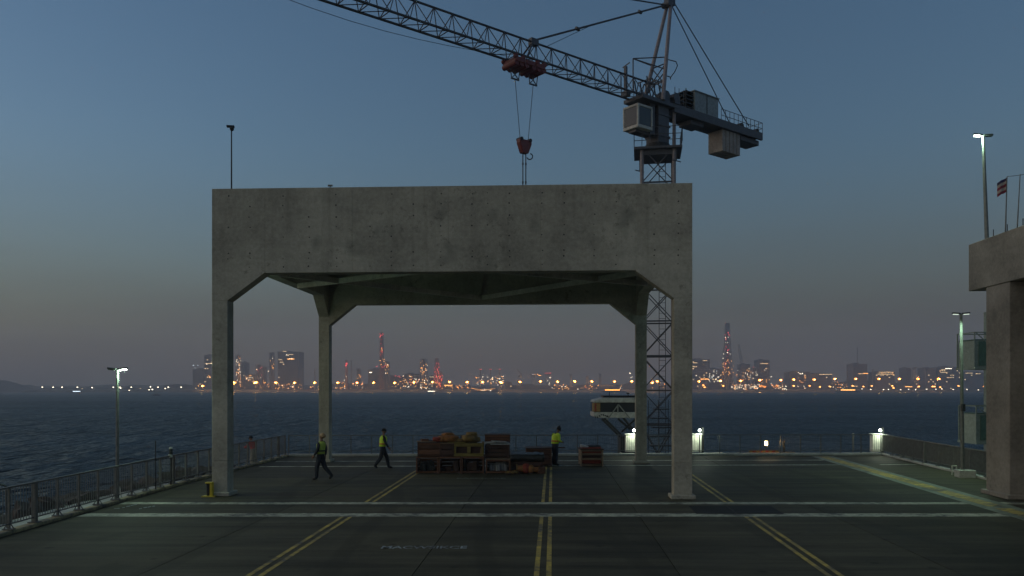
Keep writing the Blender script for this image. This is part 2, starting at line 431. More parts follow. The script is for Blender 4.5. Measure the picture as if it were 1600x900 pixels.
M['crane_leg'] = plain('crane_leg_paint', (.22, .19, .20), .5, .1)
M['crane_red'] = plain('red_crane_paint', (.15, .018, .016), .5, .0, grime=.6)
M['crane_white'] = plain('cab_white_paint', (.45, .44, .40), .5)
M['cabin_white'] = plain('weathered_white_paint', (.34, .35, .33), .55, var=.25, grime=.7)
M['house'] = plain('machinery_house_sheet', (.22, .25, .26), .5)
M['weight'] = concrete_mat('counterweight_concrete', (.36, .31, .28))
M['glass'] = plain('dark_glass', (.02, .024, .028), .08, .0, .1, 2, 0, 0)
M['rope'] = plain('wire_rope', (.05, .05, .055), .5, .5)
M['yellow'] = plain('safety_yellow', (.55, .42, .03), .5)
M['black'] = plain('black_rubber', (.015, .015, .016), .7)
M['green_panel'] = plain('green_sheet', (.06, .12, .09), .5)
M['pale_panel'] = plain('pale_sheet', (.20, .24, .21), .5)
M['white_panel'] = plain('white_sheet', (.78, .79, .70), .5, var=.1, grime=.2)
M['wood'] = wood_mat('red_brown_timber', (.13, .055, .03))
M['wood_dark'] = wood_mat('dark_timber', (.06, .03, .022))
M['wood_pale'] = wood_mat('pale_timber', (.26, .18, .11))
M['wood_yellow'] = wood_mat('yellow_painted_timber', (.17, .13, .03))
M['tarp'] = plain('dark_tarpaulin', (.022, .024, .024), .55, 0, .4, 5, .6)
M['cloth_white'] = plain('off_white_sheet', (.38, .38, .37), .7)
M['sack_orange'] = plain('orange_sacking', (.27, .11, .03), .8, 0, .4, 8, .5)
M['sack_yellow'] = plain('ochre_sacking', (.22, .14, .045), .8, 0, .4, 8, .5)
M['sack_red'] = plain('red_sacking', (.22, .035, .022), .8, 0, .4, 8, .5)
M['rock'] = concrete_mat('rock_armour', (.07, .06, .055))
M['land'] = plain('far_land', (.035, .038, .04), .9, 0, .3, .02, 0)
M['city'] = plain('far_building', (.05, .055, .08), .8, 0, .3, .05, 0)
M['city2'] = plain('far_pale_building', (.09, .09, .10), .8, 0, .3, .05, 0)
M['city_red'] = plain('far_red_steel', (.10, .055, .06), .8, 0, .3, .05, 0)
M['water'] = water_mat()
E = {
    'orange': emit('sodium_lamp', (1.0, .32, .05), .95),
    'core': emit('sodium_core', (1.0, .60, .24), 1.1),
    'white': emit('white_city_light', (1.0, .86, .62), 0.9),
    'warm': emit('warm_city_light', (1.0, .42, .10), .75),
    'red': emit('red_city_light', (1.0, .10, .10), .42),
    'win': emit('lit_window', (1.0, .72, .38), 0.2),
    'cold': emit('cold_city_light', (.75, .9, 1.0), 0.6),
    'led': emit('led_lamp_face', (.86, 1.0, .84), 8),
    'led_dim': emit('dim_led_face', (.86, 1.0, .84), .15),
    'amber': emit('amber_lamp_face', (1.0, .68, .3), 5),
}
GREEN = (.62, 1.0, .66)

# ================================================================== SETTING
WZ = -3.7                                   # sea level below the deck
def line_x(x0, y):                          # quay frame: lines running out to sea
    return x0 + 0.050 * y

# ---- sea
m = MB(); m.add([(-1350, -120, WZ), (1350, -120, WZ), (1350, 1520, WZ), (-1350, 1520, WZ)], [(0, 1, 2, 3)])
tag(m.build('water', M['water']), kind='structure')

# ---- quay deck: base block and cast slabs with open joints
deck = thing('quay_deck', (0, 20, 0), None, None); deck['kind'] = 'structure'
m = MB(); m.prism([(-12.45, -30, -5.2), (40, -30, -5.2), (40, 42.3, -5.2), (19.8, 42.3, -5.2), (-11.9, 41.25, -5.2), (-12.45, 28.6, -5.2)], (0, 0, 5.05))
m.build('deck_base', M['joint'], deck)
JX = [-12.45, -7.75, -2.62, 2.40, 7.70, 13.0, 18.4, 24.0, 40]
JY = [-30, -12, -2, 8.5, 41.2]
def slab_edge(i, y):
    x = JX[i]
    if i == 0:
        return -12.45 if y < 28.6 else -12.45 + (y - 28.6) * .55 / 12.6
    if i == len(JX) - 1: return x
    return line_x(x, y)
GAP = .009
for i in range(len(JX) - 1):
    for j in range(len(JY) - 1):
        ya, yb = JY[j] + GAP, JY[j + 1] - GAP
        if j == len(JY) - 2:
            yb = 41.2 + (JX[i] + 12) * .034 if JX[i] < 19 else 42.2
        ys = [ya] + ([28.6] if i == 0 and ya < 28.6 < yb else []) + [yb]
        poly = [(slab_edge(i, y) + GAP, y, -.15) for y in ys] + [(slab_edge(i + 1, y) - GAP, y, -.15) for y in reversed(ys)]
        m = MB(); m.prism(poly, (0, 0, .15)); m.build('deck_slab', M['deck'], deck)

def sheet(name, pts, mat, z=.004):
    mm = MB(); mm.prism([(x, y, z - .002) for x, y in pts], (0, 0, .002))
    return mm.build(name, mat, deck)
def pix(name, uv, mat, z=.004):
    return sheet(name, [G(u, v) for u, v in uv], mat, z)
# white cross bands in front of the portal and out by the sea kerb
sheet('white_line', [(-11.9, 24.18), (22, 24.18), (22, 24.6), (-11.9, 24.6)], M['white_line'])
sheet('white_line', [(-11.9, 21.85), (20, 21.85), (20, 22.4), (-11.9, 22.4)], M['white_line'])
sheet('white_line', [(-11.3, 35.65), (15.2, 36.55), (15.2, 36.8), (-11.3, 35.95)], M['white_line'])
sheet('white_line', [(-11.3, 38.2), (15.4, 39.0), (15.4, 39.25), (-11.3, 38.45)], M['white_line'])
sheet('white_line', [(16.9, 36.6), (18.6, 36.65), (18.6, 36.9), (16.9, 36.85)], M['white_line'])
sheet('white_line', [(8.2, 36.35), (8.4, 36.35), (8.4, 36.5), (8.2, 36.5)], M['white_line'])
# double yellow bay lines running out to sea
for x0, s in ((-5.47, .044), (-.19, .051), (5.05, .066)):
    for off in (-.115, .115):
        for ya, yb in ((2.0, 21.83), (24.62, 35.6)):
            sheet('yellow_line', [(x0 + off + s * ya - .05, ya), (x0 + off + s * ya + .05, ya), (x0 + off + s * yb + .05, yb), (x0 + off + s * yb - .05, yb)], M['yellow_line'], .006)
# wide pale crane track with a yellow stripe
def trk(a, b, ya, yb, z, mat, name):
    f = lambda y: 12.10 + .094 * y
    sheet(name, [(f(ya) + a, ya), (f(ya) + b, ya), (f(yb) + b, yb), (f(yb) + a, yb)], mat, z)
trk(-.55, .55, 2, 41.2, .008, M['band'], 'crane_track_band')
trk(-.24, .24, 2, 23.3, .012, M['yellow_line'], 'yellow_line')
trk(-.25, .25, 23.7, 41.0, .012, M['yellow_line'], 'yellow_line')
# dark steel plate let into the deck
pix('cover_plate', [(1088, 803.3), (1225, 803.3), (1204, 791), (1076, 791)], M['patch'], .010)
pix('cover_plate', [(1150, 803.1), (1152, 803.1), (1136, 791.1), (1134.6, 791.1)], M['joint'], .014)

# deck lettering, worn stencil paint
def stencil(body, loc, height, width, mat, rz=0, mirror=False):
    cu = bpy.data.curves.new('lettering', 'FONT'); cu.body = body; cu.size = 1.0; cu.align_x = 'CENTER'; cu.align_y = 'CENTER'; cu.offset = .018
    o = bpy.data.objects.new('lettering', cu); COL.objects.link(o)
    dg = bpy.context.evaluated_depsgraph_get()
    me = bpy.data.meshes.new_from_object(o.evaluated_get(dg))
    bpy.data.objects.remove(o)
    xs = [v.co.x for v in me.vertices]; ys = [v.co.y for v in me.vertices]
    sx = width / (max(xs) - min(xs)); sy = height / (max(ys) - min(ys))
    mx, my = (max(xs) + min(xs)) / 2, (max(ys) + min(ys)) / 2
    c, s = math.cos(rz), math.sin(rz)
    for v in me.vertices:
        x = (v.co.x - mx) * sx; y = (v.co.y - my) * sy
        v.co = (x * c - y * s, x * s + y * c, 0)
    me.materials.clear(); me.materials.append(mat)
    ob = bpy.data.objects.new('lettering', me); COL.objects.link(ob)
    ob.location = Vector((loc[0], loc[1], .007)) - deck.location; ob.parent = deck
    return ob
M['stencil'] = paint_mat('stencil_paint', (.40, .46, .46), .62)
stencil('MACWSIKCE', G(663, 855.5), .30, 1.88, M['stencil'])
stencil('EASOORE', G(752, 747.6), .34, 1.9, M['band'])
for (u0, v0, u1, v1) in ((178, 795, 187, 794.4), (191, 793.6, 195, 793), (197, 791.8, 203, 791), (204, 790.4, 214, 788.2), (217, 795.4, 222, 794.4), (224, 793.8, 230, 793), (231, 793, 236, 791.6), (238, 791.4, 242, 791)):
    pix('lettering', [(u0, v0 + .5), (u1, v1 + .5), (u1, v1 - .5), (u0, v0 - .5)], M['stencil'], .007)

# sea kerbs
m = MB(); m.prism([(-11.75, 41.02, 0), (19.3, 41.75, 0), (19.3, 42.15, 0), (-11.75, 41.4, 0)], (0, 0, .13)); m.build('kerb', M['kerb'], deck, bevel=.02)
def kerb_seg(p, q, w, h, mat, name='kerb'):
    p = Vector((*p, 0)); q = Vector((*q, 0)); d = (q - p).normalized(); n = Vector((-d.y, d.x, 0)) * w / 2
    mm = MB(); mm.prism([p + n, q + n, q - n, p - n], (0, 0, h)); return mm.build(name, mat, deck, bevel=.015)
M['kerb_yellow'] = paint_mat('worn_yellow_kerb', (.45, .38, .18), .6)
LF = [(-12.15, 10.0), (-12.12, 28.6), (-11.6, 40.9)]
RF = [(19.5, 42.0), (18.85, 36.5), (18.2, 30.6), (17.3, 22.0)]
kerb_seg(LF[0], LF[1], .26, .09, M['kerb_yellow']); kerb_seg((LF[1][0], LF[1][1] + .01), LF[2], .26, .09, M['kerb_yellow'])
for a, b in zip(RF[:-1], RF[1:]): kerb_seg(a, b, .22, .1, M['kerb'])

# ---- lower ledge outside the left rail, with rock armour
m = MB(); m.prism([(-15.4, -10, -5.2), (-12.47, -10, -5.2), (-12.47, 28.6, -5.2), (-11.95, 40.9, -5.2), (-13.6, 41.0, -5.2), (-15.2, 30, -5.2)], (0, 0, 4.7))
o = m.build('ledge', M['kerb'], None, bevel=.03); tag(o, kind='structure')
m = MB(); rnd = random.Random(3)
for k in range(700):
    y = rnd.uniform(8, 40); t = rnd.random() ** 1.3
    xe = -15.5 + max(0, (y - 30)) * .15
    x = xe - t * 3.4; z = -.72 - t * 2.3 + rnd.uniform(-.25, .3)
    r = rnd.uniform(.28, .62)
    n0 = len(m.v); m.ball((x, y, z), r, 6, 4, (rnd.uniform(.8, 1.3), rnd.uniform(.8, 1.3), rnd.uniform(.6, 1)))
    for q in range(n0, len(m.v)):
        vx, vy, vz = m.v[q]; m.v[q] = (vx + rnd.uniform(-.25, .25) * r * 2, vy + rnd.uniform(-.25, .25) * r * 2, vz + rnd.uniform(-.2, .2) * r * 2)
o = m.build('rock_armour', M['rock']); tag(o, 'dark rock armour tumbling into the sea outside the left rail', 'rocks', kind='stuff')

# ================================================================== PORTAL FRAME
PD = Vector((15.47, -.75, 0)).normalized()          # along the front beam
PN = Vector((.0484, 1, 0)).normalized()             # out to sea
PO = Vector((-9.77, 26.04, 0))                      # front left outer corner
def Q(a, s, z): return PO + PD * a + PN * s + Vector((0, 0, z))
PW = 15.49
portal = thing('concrete_portal', Q(PW / 2, 6, 0), 'large weathered concrete portal frame with four columns on the deck', 'structure')
TH = .5; CW = .52; TOP = 10.0
def pan(poly, s0, s1, name='concrete_panel', mat=None, bevel=.008):
    mm = MB(); mm.prism([Q(a, s0, z) for a, z in poly], PN * (s1 - s0)); return mm.build(name, mat or M['conc'], portal, bevel=bevel)
SO, HB, HL = 7.25, 6.36, 1.22                       # soffit, haunch foot, haunch length
def frame_row(s0, s1, so, hb, cuts, cwl, cwr):
    pan([(0, hb), (cwl, hb), (cwl + HL, so), (cuts[0], so), (cuts[0], TOP), (0, TOP)], s0, s1)
    for a, b in zip(cuts[:-1], cuts[1:]): pan([(a, so), (b, so), (b, TOP), (a, TOP)], s0, s1)
    pan([(PW, hb), (PW - cwr, hb), (PW - cwr - HL, so), (cuts[-1], so), (cuts[-1], TOP), (PW, TOP)], s0, s1)
    for a, b in ((0, cwl), (PW - cwr, PW)):
        for z0, z1 in ((0.0, 1.15), (1.15, hb)):
            mm = MB(); mm.prism([Q(a, s0, z0), Q(b, s0, z0), Q(b, s1, z0), Q(a, s1, z0)], (0, 0, z1 - z0)); mm.build('column', M['conc'], portal, bevel=.012)
        mm = MB(); mm.prism([Q(a - .1, s0 - .1, 0), Q(b + .1, s0 - .1, 0), Q(b + .1, s1 + .1, 0), Q(a - .1, s1 + .1, 0)], (0, 0, .13)); mm.build('plinth', M['conc'], portal, bevel=.02)
frame_row(0, TH, SO, HB, [1.76, 4.62, 7.75, 10.7, 13.72], CW, .58)
RS = 12.0
frame_row(RS, RS + TH, 7.48, 6.5, [1.76, 5.2, 8.6, 12.0, 13.72], .5, .5)
# side beams with haunches to the columns
for a0, a1 in ((.003, .5), (PW - .5, PW - .003)):
    SS = 7.83
    poly = [(TH, 6.9), (TH + .95, SS), (RS - .95, SS), (RS, 6.9), (RS, TOP - .003), (TH, TOP - .003)]
    mm = MB(); mm.prism([Q(a0, s, z) for s, z in poly], PD * (a1 - a0)); mm.build('side_beam', M['conc'], portal, bevel=.012)
# roof slab between the beams and the zigzag ribs below it
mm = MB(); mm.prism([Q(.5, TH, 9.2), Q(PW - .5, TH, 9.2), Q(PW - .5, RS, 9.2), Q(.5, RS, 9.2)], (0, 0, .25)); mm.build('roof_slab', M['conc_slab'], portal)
def rib(a, b, z0):
    pa = Q(a[0], a[1], 0); pb = Q(b[0], b[1], 0); d = (pb - pa).normalized(); n = Vector((-d.y, d.x, 0)) * .055
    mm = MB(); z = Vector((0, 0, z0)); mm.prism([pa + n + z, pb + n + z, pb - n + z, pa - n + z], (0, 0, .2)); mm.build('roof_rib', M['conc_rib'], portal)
rib((.55, 3.2), (7.72, 11.95), 7.66); rib((PW - .55, 3.2), (7.82, 11.95), 7.664)
rib((.55, 7.2), (10.2, .55), 7.652); rib((PW - .55, 7.2), (5.2, .55), 7.656)
# formwork tie holes
m = MB(); rnd = random.Random(5)
for a in (.55, 1.25, 2.35, 3.2, 4.1, 5.2, 5.9, 6.6, 7.5, 8.5, 9.0, 9.7, 10.75, 11.45, 12.4, 13.1, 14.3, 15.05):
    for z in (9.75, 9.42, 9.05, 8.72, 8.4, 7.9, 7.72, 7.45):
        if rnd.random() < .72:
            c = Q(a + rnd.uniform(-.02, .02), -.004, z + rnd.uniform(-.015, .015)); m.tube(c, c + PN * .006, rnd.uniform(.016, .028), n=8)
m.build('tie_holes', M['joint'], portal, kind='stuff')
# small shadowed light fitting under the slab
m = MB(); m.box(Q(7.35, 5.2, 8.3), (.9, .3, .16)); m.tube(Q(7.1, 5.2, 8.35), Q(7.1, 5.2, 9.22), .03); m.tube(Q(7.6, 5.2, 8.35), Q(7.6, 5.2, 9.22), .03); m.build('soffit_fitting', M['dark_steel'], portal)

# camera mast and small sensor on the roof
t = thing('mast', Q(.55, .25, TOP), 'thin dark mast with a camera head on the portal roof', 'mast')
c = Q(.55, .25, 0); m = MB(); m.tube(c + Vector((0, 0, TOP)), c + Vector((0, 0, 11.98)), .026, .02); m.build('pole', M['dark_steel'], t)
m = MB(); m.ball(c + Vector((.02, -.02, 12.02)), .075, 8, 6); m.box(c + Vector((-.03, 0, 12.1)), (.24, .14, .05), rz=.2); m.build('camera_head', M['dark_steel'], t)
m = MB(); m.box(c + Vector((0, 0, TOP + .015)), (.2, .2, .03)); m.build('base_plate', M['dark_steel'], t)
c = P(516, 291, 26.3); c.z = TOP
t = thing('roof_sensor', c, 'tiny wind sensor standing on the portal roof edge', 'sensor')
m = MB(); m.tube(c, c + Vector((0, 0, .14)), .014); m.build('stem', M['dark_steel'], t)
m = MB(); m.box(c + Vector((.01, 0, .17)), (.13, .06, .045)); m.ball(c + Vector((-.05, 0, .17)), .035); m.build('sensor_head', M['steel'], t)

# yellow guard beside the left column
c = Vector((*G(328, 776), 0))
t = thing('column_guard', c, 'short yellow and black guard post beside the left column', 'guard')
m = MB(); m.box(c + Vector((.06, 0, .24)), (.09, .14, .44)); m.box(c + Vector((-.02, 0, .45)), (.22, .16, .05)); m.build('yellow_post', M['yellow'], t, bevel=.01)
m = MB(); m.box(c + Vector((-.05, .01, .225)), (.1, .1, .39)); m.build('black_buffer', M['black'], t, bevel=.01)
m = MB(); m.box(c + Vector((-.02, 0, .016)), (.42, .28, .03)); m.build('foot_plate', M['yellow'], t)

# ================================================================== CONCRETE BUILDING AT RIGHT
BD = Vector((.075, 1, 0)).normalized(); BX = Vector((1, -.075, 0)).normalized()
BO = Vector((15.72, 25.3, 0))
def B(x, s, z): return BO + BX * x + BD * s + Vector((0, 0, z))
bld = thing('concrete_building', B(3, -4, 0), 'brown concrete frame building with an open bay at the right edge', 'building')
def bprism(poly, d, name, mat=None, bev=.014):
    mm = MB(); mm.prism(poly, d); return mm.build(name, mat or M['conc2'], bld, bevel=bev)
def bblock(x0, x1, s0, s1, z0, z1, name, bev=.014, mat=None):
    return bprism([B(x0, s0, z0), B(x1, s0, z0), B(x1, s1, z0), B(x0, s1, z0)], (0, 0, z1 - z0), name, mat, bev)
bblock(.02, 2.4, 0, 1.45, 0, 6.88, 'column'); bblock(-.1, 2.5, -.12, 1.57, 0, .14, 'plinth')
bblock(.02, 2.4, -9.5, -8.05, 0, 6.88, 'column'); bblock(-.1, 2.5, -9.62, -7.93, 0, .14, 'plinth')
bblock(9.0, 11.4, 0, 1.45, 0, 6.88, 'column'); bblock(9, 11.4, -9.5, -8.05, 0, 6.88, 'column')
bblock(-.02, .6, -2.0, 2.55, 6.882, 8.5, 'edge_beam'); bblock(-.02, .6, -6, -2.0, 6.882, 8.5, 'edge_beam'); bblock(-.02, .6, -10.5, -6.0, 6.882, 8.5, 'edge_beam')
bblock(.6, 12, 1.95, 2.55, 6.882, 8.5, 'edge_beam'); bblock(.6, 12, -10.5, -9.9, 6.882, 8.5, 'edge_beam')
bblock(.6, 12, -9.9, 1.95, 7.4, 8.2, 'roof_slab')
bblock(4.2, 4.5, -9.9, 1.95, 0, 7.4, 'back_wall'); bblock(.1, 4.2, -4.3, -3.9, 0, 7.4, 'shade_wall')  # unseen wall across the bay, added to keep light off the column face
m = MB()
for s in (-3.2, -2.3, -1.35, -.45, .45, 1.3):
    m = MB(); m.tube(B(.18, s, 8.5), B(.18, s, 8.78), .016, n=6); m.build('anchor_rod', M['dark_steel'], bld)
# ================================================================== RAILINGS
def resample(pts, step):
    out = []
    for (a, b) in zip(pts[:-1], pts[1:]):
        a = Vector((*a, 0)); b = Vector((*b, 0)); n = max(1, round((b - a).length / step))
        for i in range(n): out.append(a.lerp(b, i / n))
    out.append(Vector((*pts[-1], 0))); return out
def railing(pts, label, step, bar_step, z0, heavy, bar_w=.014, hgt=1.02, feet=True):
    ps = resample(pts, step)
    mid = ps[len(ps) // 2]
    t = thing('railing', (mid.x, mid.y, z0), label, 'railing')
    for i, p in enumerate(ps):
        a = ps[max(0, i - 1)]; b = ps[min(len(ps) - 1, i + 1)]; d = (b - a).normalized(); n = Vector((-d.y, d.x, 0))
        rz = math.atan2(d.y, d.x); big = i in heavy
        w = .11 if big else .05
        m = MB(); m.box(p + Vector((0, 0, z0 + hgt / 2)), (w, w, hgt), rz=rz)
        po = m.build('post', M['steel'], t)
        if feet:
            m = MB(); m.box(p + Vector((0, 0, z0 + .02)), (w + .09, .26, .024), rz=rz)
            if not big:
                for s in (1, -1): m.bar(p + n * s * .12 + Vector((0, 0, z0 + .03)), p + Vector((0, 0, z0 + .2)), .02)
            m.build('foot', M['steel'], t)
        if i + 1 < len(ps):
            q = ps[i + 1]
            m = MB(); m.bar(p + Vector((0, 0, z0 + hgt)), q + Vector((0, 0, z0 + hgt)), .05, .045); m.build('top_rail', M['steel'], t)
            m = MB(); m.bar(p + Vector((0, 0, z0 + .14)), q + Vector((0, 0, z0 + .14)), .03, .03); m.build('bottom_rail', M['steel'], t)
            L = (q - p).length; nb = int(L / bar_step); m = MB()
            for k in range(1, nb):
                c = p.lerp(q, k / nb); m.box(c + Vector((0, 0, z0 + (hgt + .14) / 2)), (bar_w, bar_w, hgt - .16), rz=rz)
            m.build('bar_infill', M['steel'], t, kind='stuff')
    return ps
lf = railing(LF, 'long steel railing along the left edge of the deck', 1.06, .105, .09, {10, 18, 29})
ff = railing([(-11.5, 41.2), (19.35, 41.95)], 'fine barred steel railing along the sea edge behind the crates', 1.06, .11, .13, set(), bar_w=.011, hgt=.95, feet=False)
rf = railing(RF, 'close barred steel railing beside the double headed lamp post', 1.35, .06, .1, {4}, bar_w=.026, hgt=.98, feet=True)

# return handrail and thin post outside the left rail
t = thing('handrail', (-12.6, 17.6, -.5), 'bent tubular handrail behind the nearest stretch of left railing', 'handrail')
m = MB(); m.path([Vector((-12.75, 12, 1.12)), Vector((-12.75, 19.9, 1.12)), Vector((-12.72, 20.1, 1.05)), Vector((-12.7, 20.15, -.5))], .025); m.build('rail', M['steel'], t)
m = MB(); m.tube((-12.75, 16, -.5), (-12.75, 16, 1.12), .025); m.build('post', M['steel'], t)

# ================================================================== LAMP POSTS
def lamp_head(c, ang, mat_face, t, tilt=0.12, name='lamp_head'):
    M3 = Matrix.Rotation(ang, 3, 'Z') @ Matrix.Rotation(-tilt, 3, 'Y')
    m = MB()
    body = [(.03, -.05, .0), (.03, .05, .0), (.27, .075, .0), (.33, .04, .0), (.33, -.04, .0), (.27, -.075, .0)]
    m.prism([M3 @ Vector(p) + c for p in body], M3 @ Vector((0, 0, .055)))
    h = m.build(name, M['dark_steel'], t, bevel=.008)
    m = MB(); m.prism([M3 @ Vector(p) + c for p in [(.10, -.045, -.004), (.10, .045, -.004), (.29, .05, -.004), (.29, -.05, -.004)]], M3 @ Vector((0, 0, -.022)))
    m.build('lamp_face', mat_face, h)
    return M3 @ Vector((.2, 0, -.1)) + c

# left post
lx, ly = -12.9, 26.15
t = thing('lamp_post', (lx, ly, -.5), 'slim lamp post beyond the left railing with one head lit', 'lamp post')
m = MB(); m.tube((lx, ly, -.5), (lx, ly, 4.1), .062, .042, 10); m.build('pole', M['steel'], t)
m = MB(); m.box((lx, ly, -.46), (.3, .3, .08)); m.build('base_plate', M['steel'], t)
lc = lamp_head(Vector((lx, ly, 4.1)), 0.0, E['led'], t); lamp_head(Vector((lx, ly, 4.1)), math.pi, M['black'], t)
lamp_light('lamp_glow', lc, t, 26, GREEN, .1)
# right double post
bx_, by_ = G(1508, 746)
t = thing('lamp_post', (bx_, by_, 0), 'tall double headed lamp post on a concrete block by the right railing', 'lamp post')
m = MB(); m.tube((bx_ - .1, by_, .3), (bx_ - .16, by_, 6.45), .075, .05, 10); m.build('pole', M['steel'], t)
m = MB(); m.box((bx_, by_, .15), (.62, .5, .3), rz=-.1); m.build('base_block', M['kerb'], t, bevel=.02)
m = MB(); m.box((bx_ - .125, by_ - .08, 2.75), (.12, .12, .28)); m.build('control_box', M['dark_steel'], t)
top = Vector((bx_ - .16, by_, 6.42))
la = lamp_head(top, math.pi - .15, E['led_dim'], t, .06); lb = lamp_head(top, -.15, E['led_dim'], t, .06)
lamp_light('lamp_glow', la + Vector((-.25, -.35, -.05)), t, 50, GREEN, .12, 150, (0, 0, -1)); lamp_light('lamp_glow', lb + Vector((.25, -.35, -.05)), t, 50, GREEN, .12, 150, (0, 0, -1))
# post on the roof of the right building
rx, ry = 16.1, 27.1
t = thing('lamp_post', (rx, ry, 8.2), 'lit lamp post rising from the roof of the right concrete building', 'lamp post')
m = MB(); m.tube((rx, ry, 8.2), (rx - .14, ry, 12.05), .07, .045, 10); m.build('pole', M['steel'], t)
m = MB(); m.box((rx, ry, 8.23), (.3, .3, .06)); m.build('base_plate', M['steel'], t)
top = Vector((rx - .14, ry, 12.05))
lc = lamp_head(top, math.pi, E['led'], t, .1); lamp_head(top, 0, M['black'], t, .03)
lamp_light('lamp_glow', lc, t, 40, GREEN, .1)

# flag and rigging on the roof
f0 = B(.5, -1.25, 8.2)
t = thing('flagpole', f0, 'thin flagpole carrying a small striped flag on the right roof', 'flagpole')
ftop = P(1573.5, 276, f0.y); fb = Vector((f0.x, f0.y, 8.2)); fb.x = P(1571, 360, f0.y).x
m = MB(); m.tube(fb, ftop, .022, .014); m.build('pole', M['steel'], t)
stripes = [plain('maroon_bunting', (.22, .03, .05), .8), plain('cream_bunting', (.45, .38, .32), .8), plain('navy_bunting', (.05, .04, .10), .8)]
for k, mi in enumerate((2, 1, 0, 1, 0)):
    m = MB(); n = 6
    for i in range(n):
        def fp(i, r):
            x = -.045 * i; sag = .025 * i + .012 * math.sin(i * 1.3)
            return ftop + Vector((x - .02, .03 * math.sin(i * 1.1), -.03 - .085 * r - sag))
        a, b, c_, d = fp(i, k), fp(i + 1, k), fp(i + 1, k + 1), fp(i, k + 1)
        m.prism([a, b, c_, d], (0, .004, 0))
    m.build('flag_stripe', stripes[mi], t)
t2 = thing('flagpole', B(.5, -1.9, 8.2), 'bare thin pole on the right roof joined by a line to the flag', 'flagpole')
q0 = B(.5, -1.9, 8.2); q0.x = P(1589.5, 352, q0.y).x; q1 = P(1594, 272, q0.y)
m = MB(); m.tube(q0, q1, .018, .012); m.build('pole', M['steel'], t2)
m = MB(); m.tube(ftop, q1 + Vector((0, 0, -.03)), .008, n=5); m.tube(q1 + Vector((0, 0, -.03)), q1 + Vector((1.2, -.8, .1)), .008, n=5); m.build('line', M['rope'], t2)

# ================================================================== FLOODLIT CABINETS ON THE SEA EDGE
def cabinet(u0, u1, side, label):
    y = 42.62
    c = P((u0 + u1) / 2, 680, y); w = (u1 - u0) * y / FPX; z0, z1 = .14, 1.06
    t = thing('electrical_cabinet', (c.x, y, z0), label, 'cabinet', 'floodlit cabinets on the sea edge')
    m = MB(); m.bx(c.x - w / 2, c.x + w / 2, y - .18, y + .18, z0, z1); m.build('case', M['white_panel'], t, bevel=.01)
    m = MB(); m.bx(c.x - w / 2 - .03, c.x + w / 2 + .03, y - .22, y + .2, z1, z1 + .035); m.build('lid', M['white_panel'], t)
    for k in range(5):
        x = c.x - w / 2 + w * (k + .5) / 5
        m = MB(); m.bx(x - .035, x + .035, y - .20, y - .18, z0 + .04, z1 - .04); m.build('rib', M['white_panel'], t)
    px = c.x + side * (w / 2 + .09)
    m = MB(); m.bx(px - .055, px + .055, y - .06, y + .06, -.6, 1.42); m.build('bracket_post', M['dark_steel'], t)
    lx_ = px - side * .2
    m = MB(); m.bar((px, y - .06, 1.33), (lx_, y - .12, 1.3), .04); m.build('bracket', M['dark_steel'], t)
    m = MB(); m.ball((lx_, y - .2, 1.28), .068, 10, 8); m.build('lamp_bulb', E['led'], t)
    lamp_light('lamp_glow', (lx_, y - .55, 1.30), t, 7.5, (.88, 1.0, .76), .06)
cabinet(977, 993, 1, 'white cabinet lit by its lamp, left of the crane mast')
cabinet(1080, 1095, 1, 'white cabinet lit by its lamp, just right of the portal column')
cabinet(1361, 1376, 1, 'white cabinet lit by its lamp at the far right corner')
m = MB(); y = 43.1; c = P(1360, 660, y)
for p_ in ((-11.9, 41.4), ):
    m.prism([(-12.2, 41.3, -5.2), (20.3, 42.35, -5.2), (20.3, 43.6, -5.2), (-12.2, 42.5, -5.2)], (0, 0, 5.05))
tag(m.build('ledge', M['joint']), kind='structure')

# amber lamp and striped barrier
c = P(1197, 692, 43.0)
t = thing('warning_lamp', (c.x, 43.0, -.15), 'glowing amber warning lamp above the striped barrier', 'lamp')
m = MB(); m.tube((c.x, 43, -.15), (c.x, 43, c.z - .1), .02); m.build('stem', M['dark_steel'], t)
m = MB(); m.tube((c.x, 43, c.z - .12), (c.x, 43, c.z + .1), .085, .07, 10); m.build('lamp_lens', E['amber'], t)
m = MB(); m.tube((c.x, 43, c.z + .1), (c.x, 43, c.z + .16), .1, .05, 10); m.build('cap', M['dark_steel'], t)
lamp_light('lamp_glow', (c.x, 42.75, c.z), t, 1.5, (1, .6, .25), .06)
a = P(1169, 707, 43.0); b = P(1240, 708, 43.0)
t = thing('striped_barrier', ((a.x + b.x) / 2, 43, -.15), 'low red and yellow striped barrier behind the sea railing', 'barrier')
n = 14
for k in range(n):
    x0 = a.x + (b.x - a.x) * k / n; x1 = a.x + (b.x - a.x) * (k + 1) / n; h = .22 if k < 9 else .12
    m = MB(); m.prism([(x0, 42.97, -.02), (x1, 42.97, -.02), (x1 + .08, 42.97, -.02 + h), (x0 + .08, 42.97, -.02 + h)], (0, .03, 0))
    m.build('stripe', M['sack_red'] if k % 2 and k < 9 else M['sack_yellow'], t)
for x in (a.x + .1, (a.x + b.x) / 2, b.x - .1):
    m = MB(); m.bx(x - .03, x + .03, 43.0, 43.06, -.15, .1); m.build('leg', M['dark_steel'], t)
c = P(1225, 690, 42.7); t = thing('bollard', (c.x, 42.7, -.15), 'narrow dark bollard behind the railing beside the striped barrier', 'bollard')
m = MB(); m.tube((c.x, 42.7, -.15), (c.x, 42.7, .68), .07, .07, 10); m.build('shaft', M['dark_steel'], t)
m = MB(); m.tube((c.x, 42.7, .68), (c.x, 42.7, .74), .085, .05, 10); m.build('cap', M['dark_steel'], t)
c = P(1333, 690, 42.7); t = thing('bollard', (c.x, 42.7, -.15), 'pale thin stub post near the far right cabinet', 'bollard')
